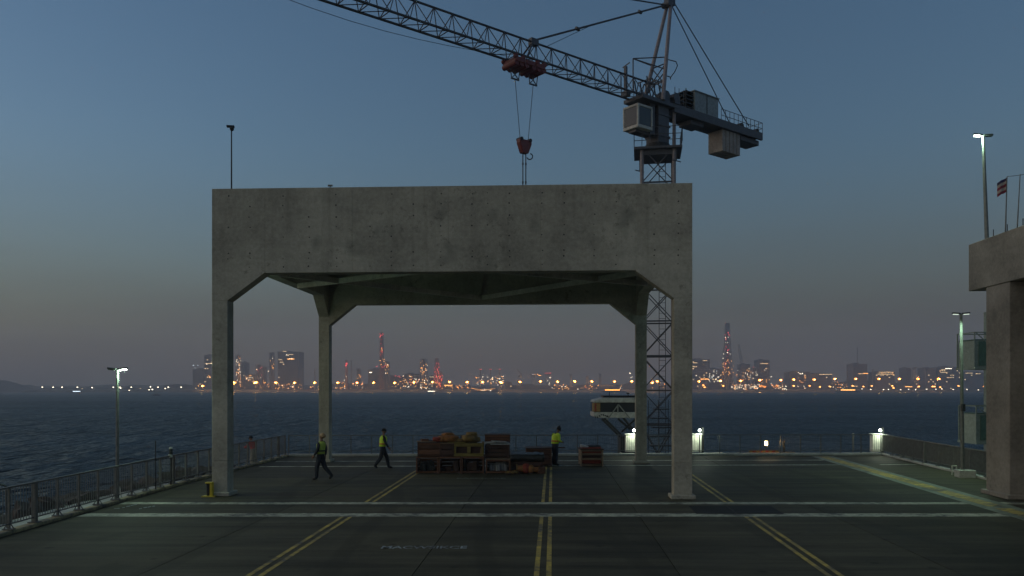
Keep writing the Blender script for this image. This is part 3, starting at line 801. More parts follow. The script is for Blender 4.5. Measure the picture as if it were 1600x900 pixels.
m = MB(); m.tube((c.x, 42.7, -.15), (c.x, 42.7, 1.02), .035, .035, 8); m.build('shaft', M['steel'], t)
m = MB(); m.ball((c.x, 42.7, 1.06), .07); m.build('cap', M['kerb'], t)
c = Vector((*G(1491, 742), 0)); t = thing('hydrant', c, 'two small standpipes beside the lamp post block', 'standpipe')
for k in (-.09, .09):
    m = MB(); m.tube(c + Vector((k, 0, 0)), c + Vector((k, 0, .38)), .028); m.build('pipe', M['kerb'], t)
m = MB(); m.tube(c + Vector((-.09, 0, .36)), c + Vector((.09, 0, .36)), .028); m.build('cross_pipe', M['kerb'], t)
# lantern on the left rail
c = P(267, 712, 28.4); t = thing('beacon', (c.x, 28.4, -.5), 'small black and white beacon on a post outside the left railing', 'beacon')
m = MB(); m.tube((c.x, 28.4, -.5), (c.x, 28.4, 1.05), .035); m.build('post', M['dark_steel'], t)
m = MB(); m.tube((c.x, 28.4, 1.05), (c.x, 28.4, 1.16), .075, .085, 10); m.build('collar', M['cloth_white'], t)
m = MB(); m.tube((c.x, 28.4, 1.16), (c.x, 28.4, 1.36), .06, .06, 10); m.build('lantern', M['black'], t)
m = MB(); m.ball((c.x, 28.4, 1.38), .07, 10, 6, (1, 1, .7)); m.build('cap', M['cloth_white'], t)
c = P(243, 705, 27.0); t = thing('pole', (c.x, 27.0, -.5), 'thin bare pole with wires outside the left railing', 'pole')
m = MB(); m.tube((c.x, 27, -.5), (c.x, 27, 1.75), .018); m.build('shaft', M['dark_steel'], t)
m = MB(); m.tube((c.x, 27, 1.35), (c.x + .55, 28.4, 1.3), .007, n=5); m.tube((c.x, 27, 1.12), (c.x + .55, 28.4, 1.1), .007, n=5); m.build('wire', M['rope'], t)
c = P(190, 770, 25.6); t = thing('strut', (c.x, 25.6, -.5), 'leaning pale stay beside the left lamp post foot', 'strut')
m = MB(); m.tube((c.x + .1, 25.6, -.5), (c.x - .12, 25.7, .35), .022); m.build('stay', M['kerb'], t)
m = MB(); m.box((c.x + .1, 25.6, -.48), (.2, .2, .04)); m.build('foot', M['sack_red'], t)

# ================================================================== ACCESS TOWER BEYOND THE RIGHT RAILING
tw = thing('access_tower', (25.6, 40.5, WZ), 'pale green access tower with two hanging cabins behind the right building', 'tower')
m = MB(); m.bx(24.75, 27.2, 39.6, 42, WZ - .5, 7.5); m.build('shaft', M['pale_panel'], tw, bevel=.02)
for z0, z1 in ((4.45, 6.3), (.72, 2.62)):
    x0 = 23.05 + (.08 if z0 < 2 else 0)
    m = MB(); m.bx(x0 + .05, 24.75, 39.9, 41.4, z0 + .12, z1 - .4); cb = m.build('cabin', M['pale_panel'], tw)
    m = MB(); m.bx(x0 + .22, x0 + .62, 39.86, 39.9, z0 + .2, z1 - .45); m.build('green_panel', M['green_panel'], cb)
    m = MB(); m.bx(x0 + .72, x0 + 1.1, 39.87, 39.9, z0 + .2, z1 - .45); m.build('side_panel', M['pale_panel'], cb)
    m = MB(); m.bx(x0 - .02, 24.75, 39.8, 41.5, z0, z0 + .12); m.build('floor', M['pale_panel'], tw)
    m = MB()
    for y in (39.86, 41.4):
        m.bar((x0, y, z0 + .12), (x0, y, z1), .05); m.bar((x0, y, z1), (24.75, y, z1), .05)
    m.bar((x0, 39.86, z1), (x0, 41.4, z1), .05)
    for k in range(4): m.bar((x0 + .05 + k * .4, 39.86, z1), (x0 + .6 + k * .4, 39.86, z1 - .5), .04)
    m.build('roof_frame', M['pale_panel'], tw)
    m = MB(); m.bx(x0 + .03, 24.75, 39.9, 41.35, z1 - .38, z1 - .34); m.build('canopy', M['green_panel'], tw)
m = MB(); m.prism([(20.6, 36, -.9), (30, 36, -.9), (30, 48, -.9), (20.6, 48, -.9)], (0, 0, .25)); o = m.build('lower_quay', M['kerb'])
tag(o, kind='structure')
m = MB(); m.prism([(20.6, 36, -5.2), (30, 36, -5.2), (30, 47.9, -5.2), (20.6, 47.9, -5.2)], (0, 0, 4.29)); tag(m.build('lower_quay_wall', M['joint']), kind='structure')
# ================================================================== FAR SHORE
SY = 1500.0; PX = SY / FPX
m = MB(); rnd = random.Random(21)
prof = [(1500, WZ - 1), (1503, -.6), (1515, 1.2), (1560, 2.5), (1640, 4.0), (1690, 9.0), (1700, 2.0)]
xs = [-1340 + i * 20 for i in range(135)]
vs = []; 
for x in xs:
    wob = rnd.uniform(-3, 3)
    for k, (y, z) in enumerate(prof):
        vs.append((x + (0 if k == 0 else rnd.uniform(-4, 4)), y + wob, z + (rnd.uniform(-.4, .6) if k else 0) + (rnd.uniform(-1.5, 4) if k == 5 else 0)))
K = len(prof)
fs = [(i * K + k, (i + 1) * K + k, (i + 1) * K + k + 1, i * K + k + 1) for i in range(len(xs) - 1) for k in range(K - 1)]
m.add(vs, fs); tag(m.build('terrain', M['land']), kind='structure')
# wooded headland at the far left
m = MB(); vs = []; nx, ny = 26, 8
for i in range(nx):
    u = -75 + i * 5.2
    h = max(0, 1 - (max(0, u + 5) / 50.0) ** 1.3) if u > -5 else 1
    for j in range(ny):
        t_ = j / (ny - 1); z = -3 + (h * 19 + 3) * math.sin(math.pi * t_) ** .7 + rnd.uniform(-1, 1.6) * h
        vs.append(((u - 800) * PX, 1455 + t_ * 110, z))
m.add(vs, [(i * ny + j, (i + 1) * ny + j, (i + 1) * ny + j + 1, i * ny + j + 1) for i in range(nx - 1) for j in range(ny - 1)])
tag(m.build('hills', M['land']), kind='structure')

def cx(u): return (u - 800) * PX
def cz(v): return CH - (v - HZ) * PX
LABELN = {}
def lights(t, pts, key, name, size=.95):
    m = MB()
    for (u, v, y) in pts:
        s = size * rnd.uniform(.7, 1.25) * PX * .5
        m.ball((cx(u) * y / SY, y, CH - (v - HZ) * y / FPX), s, 6, 4)
    return m.build(name, E[key], t, kind='stuff')
def block(u0, u1, v, label, name='city_building', depth=30, y=1530, mat='city', cat='building', wins=None, dots=(), strips=(), parts=()):
    """box building seen over the water; windows and lights are real faces a little in front of its wall"""
    s = y / FPX
    X0, X1, Z1 = (u0 - 800) * s, (u1 - 800) * s, CH - (v - HZ) * s
    t = thing(name, ((X0 + X1) / 2, y, 0), label, cat)
    m = MB(); m.bx(X0, X1, y, y + depth, -2, Z1); m.build('wall', M[mat], t)
    m = MB(); w = X1 - X0
    m.bx(X0 + w * .2, X0 + w * .55, y + depth * .3, y + depth * .7, Z1, Z1 + 2.2)
    m.bx(X0 - .3, X1 + .3, y - .3, y + depth + .3, Z1 - .8, Z1 + .15); m.build('roof', M[mat], t)
    # window grid, unlit panes
    nz = max(1, int((Z1 - 4) / 4.2)); nw = max(2, int(w / 4)); mm = MB(); ml = MB(); lit = (wins or .1) * .6
    for k in range(nz):
        row = rnd.random()
        for q in range(nw):
            a = X0 + w * (q + .2) / nw; b = X0 + w * (q + .8) / nw; z = 3 + k * 4.2
            (ml if rnd.random() < lit * (1.8 if row > .6 else .5) else mm).bx(a, b, y - .25, y - .02, z, z + 1.5)
    if mm.f: mm.build('windows', M['glass'], t, kind='stuff')
    if ml.f: ml.build('lit_windows', E['win'], t, kind='stuff')
    for (a, b, vv, key) in strips:
        m = MB(); m.bx((a - 800) * s, (b - 800) * s, y - .6, y - .3, CH - (vv - HZ) * s - .5, CH - (vv - HZ) * s + .5); m.build('light_strip', E[key], t)
    for key, pts in dots: lights(t, [(u, vv, y - 1.5) for u, vv in pts], key, 'lamps')
    return t
def lattice(u, w0, w1, v, label, name='steel_tower', y=1520, mat='city', dots=(), top=None, cat='tower', v0=606):
    """tapering braced tower, w0 wide at its foot, w1 at its top (pixels)"""
    s = y / FPX; X = (u - 800) * s; Z1 = CH - (v - HZ) * s; Z0 = -1.0
    t = thing(name, (X, y, Z0), label, cat)
    m = MB(); n = max(4, int((Z1 - Z0) / (5.5 if w0 * s < 12 else 8)))
    def cor(k, i, j):
        f = k / n; w = (w0 + (w1 - w0) * f ** .8) * s / 2; return Vector((X + i * w, y + j * w, Z0 + (Z1 - Z0) * f))
    for k in range(n):
        for i, j in ((-1, -1), (1, -1), (1, 1), (-1, 1)): m.bar(cor(k, i, j), cor(k + 1, i, j), .75)
        for (a, b) in (((-1, -1), (1, -1)), ((1, -1), (1, 1)), ((1, 1), (-1, 1)), ((-1, 1), (-1, -1))):
            m.bar(cor(k, *a), cor(k + 1, *b), .5); m.bar(cor(k + 1, *a), cor(k + 1, *b), .6)
    m.build('frame', M[mat], t)
    m = MB(); m.tube((X, y, Z0), (X, y, Z1), w0 * s * .26, w1 * s * .3, 10); m.build('column', M[mat], t)
    for k in range(2, n, 3):
        c = (cor(k, -1, -1) + cor(k, 1, 1)) / 2; w = (cor(k, 1, 1) - cor(k, -1, -1)).x
        m = MB(); m.box(c, (w * 1.15, w * 1.15, .7)); m.build('platform', M[mat], t)
    for key, pts in dots: lights(t, [(a, b, y - w0 * s / 2 - 1) for a, b in pts], key, 'lamps')
    if top:
        m = MB(); m.tube((X, y, Z1), (X, y, CH - (top - HZ) * s), .6, .25, 6); m.build('mast', M[mat], t)
    return t
def stack(u, w, v, label, y=1520, mat='city', dots=(), name='chimney'):
    s = y / FPX; X = (u - 800) * s; Z1 = CH - (v - HZ) * s
    t = thing(name, (X, y, -1), label, 'chimney')
    m = MB(); m.tube((X, y, -1), (X, y, Z1), w * s * .55, w * s * .42, 12); m.build('shaft', M[mat], t)
    m = MB(); m.tube((X, y, Z1 - 1.2), (X, y, Z1 + .3), w * s * .6, w * s * .6, 12); m.build('rim', M[mat], t)
    for key, pts in dots: lights(t, [(a, b, y - w * s) for a, b in pts], key, 'lamps')
    return t
def scat(u0, u1, v0, v1, n): return [(rnd.uniform(u0, u1), rnd.uniform(v0, v1)) for _ in range(n)]

# --- left of and behind the portal's left bay
block(301, 318, 577, 'low hazy scaffolded block left of the left portal column', mat='city2', dots=[('cold', [(302, 571), (309, 571), (305, 575)]), ('warm', scat(309, 330, 601, 604, 5))], y=1540)
block(319, 333, 555, 'blue grey tower block hidden behind the left portal column', dots=[('white', [(323, 569), (330, 568)]), ('warm', scat(322, 332, 586, 590, 5))], strips=[(320, 332, 568, 'win')])
lattice(372.5, 8, 6, 555, 'slim brightly lit process tower with a tall mast right of left column', top=537, dots=[('white', scat(369, 376, 556, 600, 18)), ('warm', scat(369, 376, 556, 604, 24))])
block(377, 382, 566, 'narrow dark block beside the slim lit tower with the mast', y=1560)
block(383, 398, 586, 'low plant building strung with yellow lights right of slim tower', name='plant_building', dots=[('warm', scat(384, 397, 586, 596, 12)), ('white', scat(384, 397, 588, 594, 5))])
lattice(404.5, 9, 8, 570, 'short dim steel rack tower left of the big office block', dots=[('red', scat(400, 409, 574, 588, 5)), ('white', [(401, 577), (407, 590)])])
lattice(413, 6, 6, 573, 'narrow dim pipe tower beside the short steel rack', dots=[('warm', scat(410, 416, 588, 600, 5))])
lattice(425, 7, 6, 551, 'dark slender tower left of the big office block', dots=[('white', [(426, 560), (420, 580), (419, 580)]), ('warm', scat(422, 428, 553, 580, 6))])
block(434, 466.5, 549.5, 'broad dark office block lit along its top floors', depth=40, wins=.10, strips=[(442, 448, 549, 'win'), (435, 441, 562, 'win'), (449, 460, 561, 'warm'), (437, 443, 566, 'win'), (451, 458, 554, 'win')], dots=[('white', [(447, 555), (453, 560), (456, 560), (448, 554)]), ('warm', scat(430, 472, 600, 608, 22)), ('white', scat(432, 470, 601, 607, 6))])
stack(472.5, 1.3, 578, 'thin dark pole chimney just right of the big office block')
stack(492, 1.6, 576, 'thin dark flare stack left of the rear left portal column', dots=[('red', [(485, 608), (490, 606)]), ('warm', scat(484, 500, 603, 610, 8))])
# --- centre bay
stack(541.5, 4.4, 563, 'stout chimney with red lamps right of the rear left column', mat='city_red', dots=[('red', scat(539.5, 543.5, 567, 574, 14)), ('white', [(541, 589), (538, 594)])])
stack(549, 1.6, 563, 'plain thin chimney beside the stout red lit chimney')
lattice(560.5, 6, 5, 576, 'low refinery tower with a few yellow lamps beside thin chimney', dots=[('warm', [(562, 587), (563, 589), (559, 591), (560, 585)])])
lattice(596.5, 7, 4.2, 520, 'tallest refinery chimney with red crown lights and yellow lamp', name='refinery_chimney', mat='city_red', dots=[('red', scat(592.5, 600, 521, 527, 9)), ('warm', [(596.5, 545), (596.5, 546.5), (596.2, 544), (597, 547)]), ('warm', scat(592, 601, 561, 570, 8)), ('red', scat(594, 599, 530, 560, 10)), ('red', scat(588, 604, 571, 574, 6))], cat='chimney')
lattice(605, 7, 6, 565, 'lit lattice tower joined to the tallest refinery chimney', dots=[('warm', scat(601, 608, 566, 584, 10)), ('white', [(605.5, 570), (603, 583)])])
block(575, 601, 577, 'plain grey process hall at the foot of the tallest chimney', name='process_hall', mat='city2', wins=.02, strips=[(577, 581, 582, 'white')])
block(602, 632, 588, 'pipe rack strung with red lamps right of the process hall', name='pipe_rack', wins=.05, dots=[('red', scat(608, 625, 587, 590, 8)), ('warm', scat(604, 632, 596, 607, 10))])
block(632, 655, 584, 'dense pipe rack dotted with white lamps left of the lit columns', name='pipe_rack', wins=.05, dots=[('white', scat(626, 656, 586, 606, 14)), ('warm', scat(630, 656, 585, 608, 18)), ('red', scat(632, 655, 586, 600, 8))])
lattice(662, 12, 10, 561, 'wide refinery column frame covered in yellow lamps', dots=[('warm', scat(657, 668, 563, 606, 34)), ('white', scat(657, 668, 570, 606, 10))])
lattice(682.5, 9, 5, 560, 'tall red lit refinery tower right of the yellow lamp columns', mat='city_red', dots=[('red', scat(678.5, 686.5, 564, 606, 34)), ('warm', scat(678, 687, 585, 606, 8))])
lattice(689, 6, 3, 582, 'short red lit tower leaning close to the tall red tower', mat='city_red', dots=[('red', scat(686.5, 691.5, 583, 604, 18))])
block(670, 680, 588, 'low shed with one bright strip between the refinery towers', name='shed', strips=[(671, 678, 589, 'win')], dots=[('white', scat(658, 676, 606, 608, 8))])
block(692, 708, 600, 'low lit storage shed right of the red towers', name='shed', strips=[(694, 707, 602, 'warm')], dots=[('warm', scat(692, 708, 603, 607, 8))])
for u, lab in ((750.5, 'left thin chimney of the red tipped trio'), (766, 'middle thin chimney of the red tipped trio'), (781, 'right paired chimney of the red tipped trio')):
    stack(u, 1.8, 577, lab, dots=[('red', [(u - 1, 577), (u + 1.4, 577)]), ('white', scat(u - 5, u + 6, 588, 602, 6)), ('warm', scat(u - 7, u + 7, 588, 602, 7))])
block(735, 778, 606, 'moored barge strung with yellow lights below the chimney trio', name='barge', y=1494, depth=14, wins=.02, cat='barge', dots=[('warm', [(737 + i * 2.2, 606.5 + 3.5 * math.sin(i / 17 * math.pi) * .9) for i in range(17)]), ('white', scat(745, 772, 608, 611, 9))])
block(789, 800, 597, 'dark low warehouse right of the chimney trio', name='warehouse')
def quay_crane(u, v, w, arm, label, red=False, dots=()):
    y = 1510; s = y / FPX; X = (u - 800) * s; Z = CH - (v - HZ) * s
    t = thing('harbour_crane', (X, y, -1), label, 'crane', 'harbour cranes on the far shore')
    hw = w * s / 2; m = MB()
    for i in (-1, 1):
        m.bar((X + i * hw, y, -1), (X + i * hw * .8, y, Z), .9); m.bar((X + i * hw, y + 6, -1), (X + i * hw * .8, y + 6, Z), .9)
    for f in (.35, .65): m.bar((X - hw, y, -1 + Z * f), (X + hw, y, -1 + Z * f), .7)
    m.bar((X - hw, y, Z * .35), (X + hw, y, Z * .65), .5)
    m.build('legs', M['city'], t)
    m = MB(); m.bar((X - arm[0] * s, y + 3, Z + arm[2] * s), (X + arm[1] * s, y + 3, Z), 1.6); m.build('boom', M['city_red' if red else 'city'], t)
    m = MB(); m.bx(X - hw * .5, X + hw * .5, y, y + 6, Z - 4, Z); m.build('engine_house', M['city'], t)
    for key, pts in dots: lights(t, [(a, b, y - 3) for a, b in pts], key, 'lamps')
quay_crane(812, 586, 6, (4, 4, 9), 'dark harbour crane with raised boom right of the chimney trio')
quay_crane(834, 586, 7, (7, 7, 1), 'dark harbour crane left of the red topped gantry', dots=[('warm', [(836, 585), (840, 585)]), ('cold', [(833, 585)])])
quay_crane(857, 584, 8, (7, 5, 0), 'gantry crane with a red lit top beam', red=True, dots=[('red', [(852 + i * 1.3, 583) for i in range(8)]), ('white', scat(854, 861, 588, 602, 6)), ('warm', [(843, 586.5), (845, 586.5), (842, 586.5)])])
for u, v, lab in ((892, 586, 'faint lamp mast between the gantry crane and the cabin'), (918, 589, 'fainter short mast left of the white cabin'), (938, 585, 'faint forked mast right above the white cabin')):
    quay_crane(u, v, 2.2, (3, 2, 1), lab)
block(800, 860, 602, 'long low dark shed under the harbour cranes', name='warehouse', wins=.03, y=1545)
block(876, 905, 604, 'low shed with yellow lights on the shore right of the gantry', name='shed', wins=.05, dots=[('warm', scat(877, 892, 604, 609, 12)), ('white', [(883, 604), (878, 604), (903, 608)])])
block(935, 962, 605, 'low dark sheds behind the white cabin on the far shore', name='shed', wins=.05)
block(975, 1000, 600, 'low dark shed right of the white cabin on the far shore', name='shed', wins=.05, dots=[('white', [(984, 583), (985, 583), (986, 590), (988, 589)])])
block(1014, 1050, 601, 'low dark sheds seen through the crane mast bracing', name='shed', wins=.08, dots=[('warm', scat(1016, 1050, 590, 606, 8))])
# --- right of the portal
block(1081.5, 1109, 561, 'broad block with lit floors just right of the right column', depth=36, wins=.16, strips=[(1083, 1090, 567, 'win'), (1083, 1089, 573, 'win'), (1098, 1105, 563.5, 'win')], dots=[('white', [(1088, 587)])])
block(1094, 1107, 591, 'low building with a glowing yellow sign strip', name='shed', strips=[(1094.5, 1107, 592.3, 'warm')], y=1515)
block(1109, 1128, 576, 'hazy low block dotted with white lamps left of the tall tower', dots=[('white', scat(1108, 1126, 578, 597, 16)), ('cold', scat(1108, 1126, 578, 597, 6))])
lattice(1136.5, 17, 5, 505, 'tallest tower on the right skyline, lit in red and white', name='signal_tower', dots=[('red', scat(1132, 1141, 515, 580, 24)), ('white', [(1133.5, 527), (1138, 527), (1134, 530), (1137, 535), (1134, 535), (1131, 553), (1137, 551), (1136, 551), (1141, 553), (1130, 560)]), ('warm', scat(1129, 1146, 562, 586, 26)), ('red', [(1134, 505)])])
block(1134, 1144, 583, 'pale low silo block at the foot of the right signal tower', mat='city2', name='silo_block', wins=.03)
# leaning boom crane
y = 1525; s = y / FPX; t = thing('harbour_crane', ((1160 - 800) * s, y, -1), 'dark luffing crane with a steep boom right of the signal tower', 'crane')
a, b = Vector(((1159.5 - 800) * s, y, CH - (571 - HZ) * s)), Vector(((1154 - 800) * s, y, CH - (538 - HZ) * s))
m = MB()
for i in (-1, 1):
    o_ = Vector((i * 1.4, 0, 0)); m.bar(a + o_ * 1.4, b + o_, .8)
for k in range(9): m.bar(a.lerp(b, k / 9) + Vector((-1.6, 0, 0)), a.lerp(b, (k + 1) / 9) + Vector((1.6, 0, 0)), .5)
m.build('boom', M['city'], t); m = MB(); m.bx(a.x - 4, a.x + 4, y - 3, y + 3, -1, a.z); m.build('tower', M['city'], t)
block(1158.5, 1172, 569, 'plain dark block under the steep luffing crane', wins=.03, dots=[('warm', scat(1150, 1162, 583, 588, 8)), ('white', [(1153, 579)])])
lattice(1178.5, 6, 6, 574, 'short lamp dotted rack between two dark blocks at right', dots=[('red', [(1177, 574)]), ('white', scat(1160, 1184, 578, 592, 12)), ('warm', scat(1160, 1184, 578, 596, 12))])
block(1185.5, 1202.5, 562.5, 'dark square tower block with one lit upper floor', wins=.05, strips=[(1188, 1200, 568, 'win')], dots=[('white', [(1195, 578), (1205, 588), (1205, 589), (1205, 599)]), ('warm', scat(1188, 1204, 592, 598, 8))])
block(1142, 1190, 601, 'crowded low quayside terminal dotted with white and orange lights', name='terminal', y=1508, wins=.1, dots=[('white', scat(1143, 1188, 601, 608, 40)), ('warm', scat(1143, 1190, 600, 609, 20))])
block(1184, 1222, 602, 'quayside terminal glowing orange right of the white lit one', name='terminal', y=1508, wins=.3, dots=[('orange', scat(1185, 1218, 601, 606, 26)), ('white', scat(1190, 1235, 602, 609, 12))])
block(1233, 1266, 581, 'stepped low block with a bright roof lamp right of terminals', wins=.06, dots=[('white', scat(1247, 1254, 581, 586, 5)), ('warm', scat(1245, 1260, 586, 598, 9)), ('white', scat(1240, 1262, 603, 606, 5))])
block(1266, 1300, 584, 'long low block with a faint lit cornice', wins=.05, strips=[(1280, 1300, 585, 'win')])
block(1333, 1355, 568.5, 'dark twin block with an aerial and one bright floor', wins=.03, strips=[(1341, 1349, 584, 'win'), (1349, 1356, 583.4, 'warm')])
stack(1339.5, 1.2, 543, 'tall thin aerial mast above the dark twin block', name='mast', y=1532)
stack(1324, 1.2, 573, 'faint thin mast left of the dark twin block', name='mast')
stack(1363.5, 2.4, 577, 'faint stub chimney right of the dark twin block')
block(1368, 1398, 581, 'low long block with lit eaves on the right skyline', wins=.08, strips=[(1373, 1396, 581.6, 'win'), (1371, 1396, 584.5, 'win')])
block(1416.5, 1424, 575, 'narrow plain tower left of the hooked crane', wins=.03)
quay_crane(1429.5, 574, 3, (1, 5, 0), 'slim hooked crane on the right skyline')
block(1446, 1463, 575, 'hazy ribbed block right of the hooked crane', wins=.12)
block(1467.5, 1501, 573.5, 'wide block with several lit floors left of the tall lamp post', wins=.14, strips=[(1470, 1477, 577.6, 'win'), (1477, 1487, 576, 'white'), (1469, 1480, 582, 'win'), (1479, 1484, 590, 'win')])
block(1503, 1560, 582, 'long hazy block with lit floors right of the tall lamp post', wins=.08, strips=[(1508, 1520, 583, 'win'), (1524, 1532, 584, 'win')])
block(1410, 1428, 603, 'low kiosk with a yellow strip light on the right shore', name='shed', strips=[(1414, 1425, 604.2, 'warm')], y=1508)
for (u0, u1, v, lab) in ((1222, 1300, 598, 'low dark warehouse row right of the orange terminal'), (1302, 1410, 597, 'long dark warehouse row under the twin block'), (1430, 1545, 596, 'long dark warehouse row at the far right shore'), (510, 575, 600, 'low dark tank sheds left of the process hall'), (335, 432, 600, 'dark low sheds below the lit process tower'), (500, 512, 601, 'small dark shed behind the rear left column'), (576, 735, 602, 'long low refinery shed row strung with orange lamps'), (862, 1080, 603, 'long low shed row on the shore behind the crane mast'), (1082, 1222, 603, 'dark low shed row behind the quayside terminals'), (255, 318, 602, 'dark low shed left of the left portal column'), (62, 130, 606, 'faint low breakwater sheds near the headland'), (150, 250, 606, 'faint low sheds behind the left lamp post')):
    block(u0, u1, v, lab, name='warehouse', wins=.03, y=1560, depth=20, dots=[('warm', scat(u0, u1, v - 1, 610, int((u1 - u0) / 2.2))), ('orange', scat(u0, u1, v - 3, 610, int((u1 - u0) / 4))), ('white', scat(u0, u1, v, 610, int((u1 - u0) / 9)))] if u0 > 300 else ())

# --- street lamps along the far waterfront
ONES = ['', 'first', 'second', 'third', 'fourth', 'fifth', 'sixth', 'seventh', 'eighth', 'ninth', 'tenth', 'eleventh', 'twelfth', 'thirteenth', 'fourteenth', 'fifteenth', 'sixteenth', 'seventeenth', 'eighteenth', 'nineteenth', 'twentieth']
def ordinal(n):
    if n <= 20: return ONES[n]
    return ({3: 'thirtieth', 4: 'fortieth'}[n // 10] if n % 10 == 0 else {2: 'twenty ', 3: 'thirty ', 4: 'forty '}[n // 10] + ONES[n % 10])
def shore_lamps(pts, r, key, label, group, power=0):
    first = None; k = 0
    for (u, v) in sorted(pts):
        k += 1; lab = label % ordinal(k)
        y = 1506.0; p = P(u, v, y)
        if first is None:
            t = thing('street_lamp', (p.x, y, 0), lab, 'street lamp', group)
            m = MB(); m.tube((p.x, y, -1), (p.x, y, p.z), .35, .22, 6); m.build('pole', M['city'], t)
            m = MB(); m.ball((p.x, y, p.z), r, 10, 8, (1.25, 1, .8)); g = m.build('lamp_glow_ball', E[key], t)  # oversized glowing ball, drawn to take in the lamp's halo
            if key == 'orange':
                m = MB(); m.ball((p.x, y - r * .75, p.z), r * .5, 8, 6); m.build('lamp_lens', E['core'], g)  # small brighter ball added as the pale core inside the orange halo
                if power: lamp_light('lamp_glow', (p.x, y - r * 1.6, p.z), t, power, (1.0, .45, .13), 1.0)
            first = (t, p)
        else:
            c = copy_tree(first[0]); c.location = first[0].location + (p - first[1]); c['label'] = lab
ORANGE = [(317, 603), (365, 598), (367, 598), (399, 598), (401, 597.5), (431, 598), (460.5, 598), (492, 598), (528, 598), (558, 598), (584, 598), (617, 598), (646.6, 597.5), (676, 597), (702.6, 597), (730, 597), (754, 597), (781.6, 597), (784, 598), (812.5, 596.6), (844.4, 596), (871, 596.5), (898, 596), (924.6, 596), (960, 596), (987, 596), (1019, 598), (1027, 596), (1092, 596), (1125.5, 595), (1157, 595), (1187, 594), (1220, 594), (1240, 593), (1272, 593), (1304, 592), (1337, 592), (1373, 592), (1405, 592), (1434, 592), (1466.5, 592)]
shore_lamps(ORANGE, 2.3, 'orange', '%s tall orange street lamp from the left along the far waterfront', 'orange lamps on the far waterfront', 3600)
LOW = [(1099, 602), (1101, 605), (1130, 603), (1240, 603), (1265, 603), (1281, 604.5), (1297, 604), (1332, 603), (1349, 604), (1362, 603), (1394, 603), (1396, 606), (1435.6, 604), (1457, 604), (1460, 604), (1469, 605), (1497.6, 603), (1537.7, 604)]
shore_lamps(LOW, 1.6, 'orange', '%s low orange quay lamp from the left on the right shore', 'low orange quay lamps at right')
LEFT = [(66, 605), (83, 605), (97, 605), (121, 605), (144, 605.5), (177, 605), (187, 605), (188.5, 606.5), (205, 605), (235, 604.5), (247, 605), (263, 605), (283, 605), (258, 607), (233, 609), (238, 608.5), (202, 610), (104, 611.5)]
shore_lamps(LEFT, 1.15, 'white', '%s small pale lamp from the left on the distant left shore', 'pale lamps on the left shore')
TINY = [(1309 + i * 13.7 + rnd.uniform(-4, 4), 609 + rnd.uniform(-1.5, .6)) for i in range(17)]
shore_lamps(TINY, .85, 'white', '%s tiny white waterline lamp from the left on the right shore', 'tiny waterline lamps')

# --- vessels
def boat(u0, u1, v, y, label, key=None, hull='city', dots=()):
    s = y / FPX; X0, X1 = (u0 - 800) * s, (u1 - 800) * s; z = WZ; L = X1 - X0
    t = thing('boat', ((X0 + X1) / 2, y, z), label, 'boat')
    m = MB(); m.prism([(X0, y, z + L * .07), (X0 + L * .1, y, z - .2), (X1 - L * .05, y, z - .2), (X1, y, z + L * .07)], (0, L * .22, 0)); m.build('hull', M[hull], t)
    m = MB(); m.bx(X0 + L * .15, X1 - L * .2, y + L * .04, y + L * .18, z + L * .07, z + L * .15); m.build('deckhouse', M['city2'], t)
    m = MB(); m.bx(X0 + L * .4, X0 + L * .58, y + L * .06, y + L * .16, z + L * .15, z + L * .21); m.tube((X0 + L * .5, y + L * .1, z + L * .2), (X0 + L * .5, y + L * .1, z + L * .36), .12); m.build('bridge', M['city2'], t)
    if key:
        m = MB(); m.bx(X0 + L * .17, X1 - L * .24, y + L * .03, y + L * .038, z + L * .09, z + L * .13); m.build('window_row', E[key], t)
boat(939, 978, 613, 1380, 'ferry with a glowing orange window row near the far shore', 'orange')
boat(1308, 1346, 612, 1400, 'low vessel with a yellow light strip at right', 'warm')
boat(665, 684, 612, 1400, 'small white lit launch below the refinery towers', 'white')
boat(236, 251, 619.5, 780, 'small dark boat on the water left of the portal')
boat(110, 130, 612, 1350, 'faint launch with pale lights near the headland', 'cold')

# ================================================================== TOWER CRANE
CX0, CY0 = 9.1, 50.0
JD = Vector((-.784, -.620, 0)).normalized(); JN = Vector((.620, -.784, 0)).normalized()
def C(a, b, c): return Vector((CX0, CY0, 0)) + JD * a + JN * b + Vector((0, 0, c - .2))
CROT = math.atan2(JD.y, JD.x)
CR3 = Matrix.Rotation(CROT, 3, 'Z')
crane = thing('tower_crane', (CX0, CY0, WZ), 'large tower crane with red trolley reaching over the concrete portal', 'crane')
def cbox(mm, a0, a1, b0, b1, c0, c1):
    # JN is to the left of -JD, so the local y axis is -JN
    return mm.box(C((a0 + a1) / 2, (b0 + b1) / 2, (c0 + c1) / 2), (abs(a1 - a0), abs(b1 - b0), abs(c1 - c0)), rot=CR3)
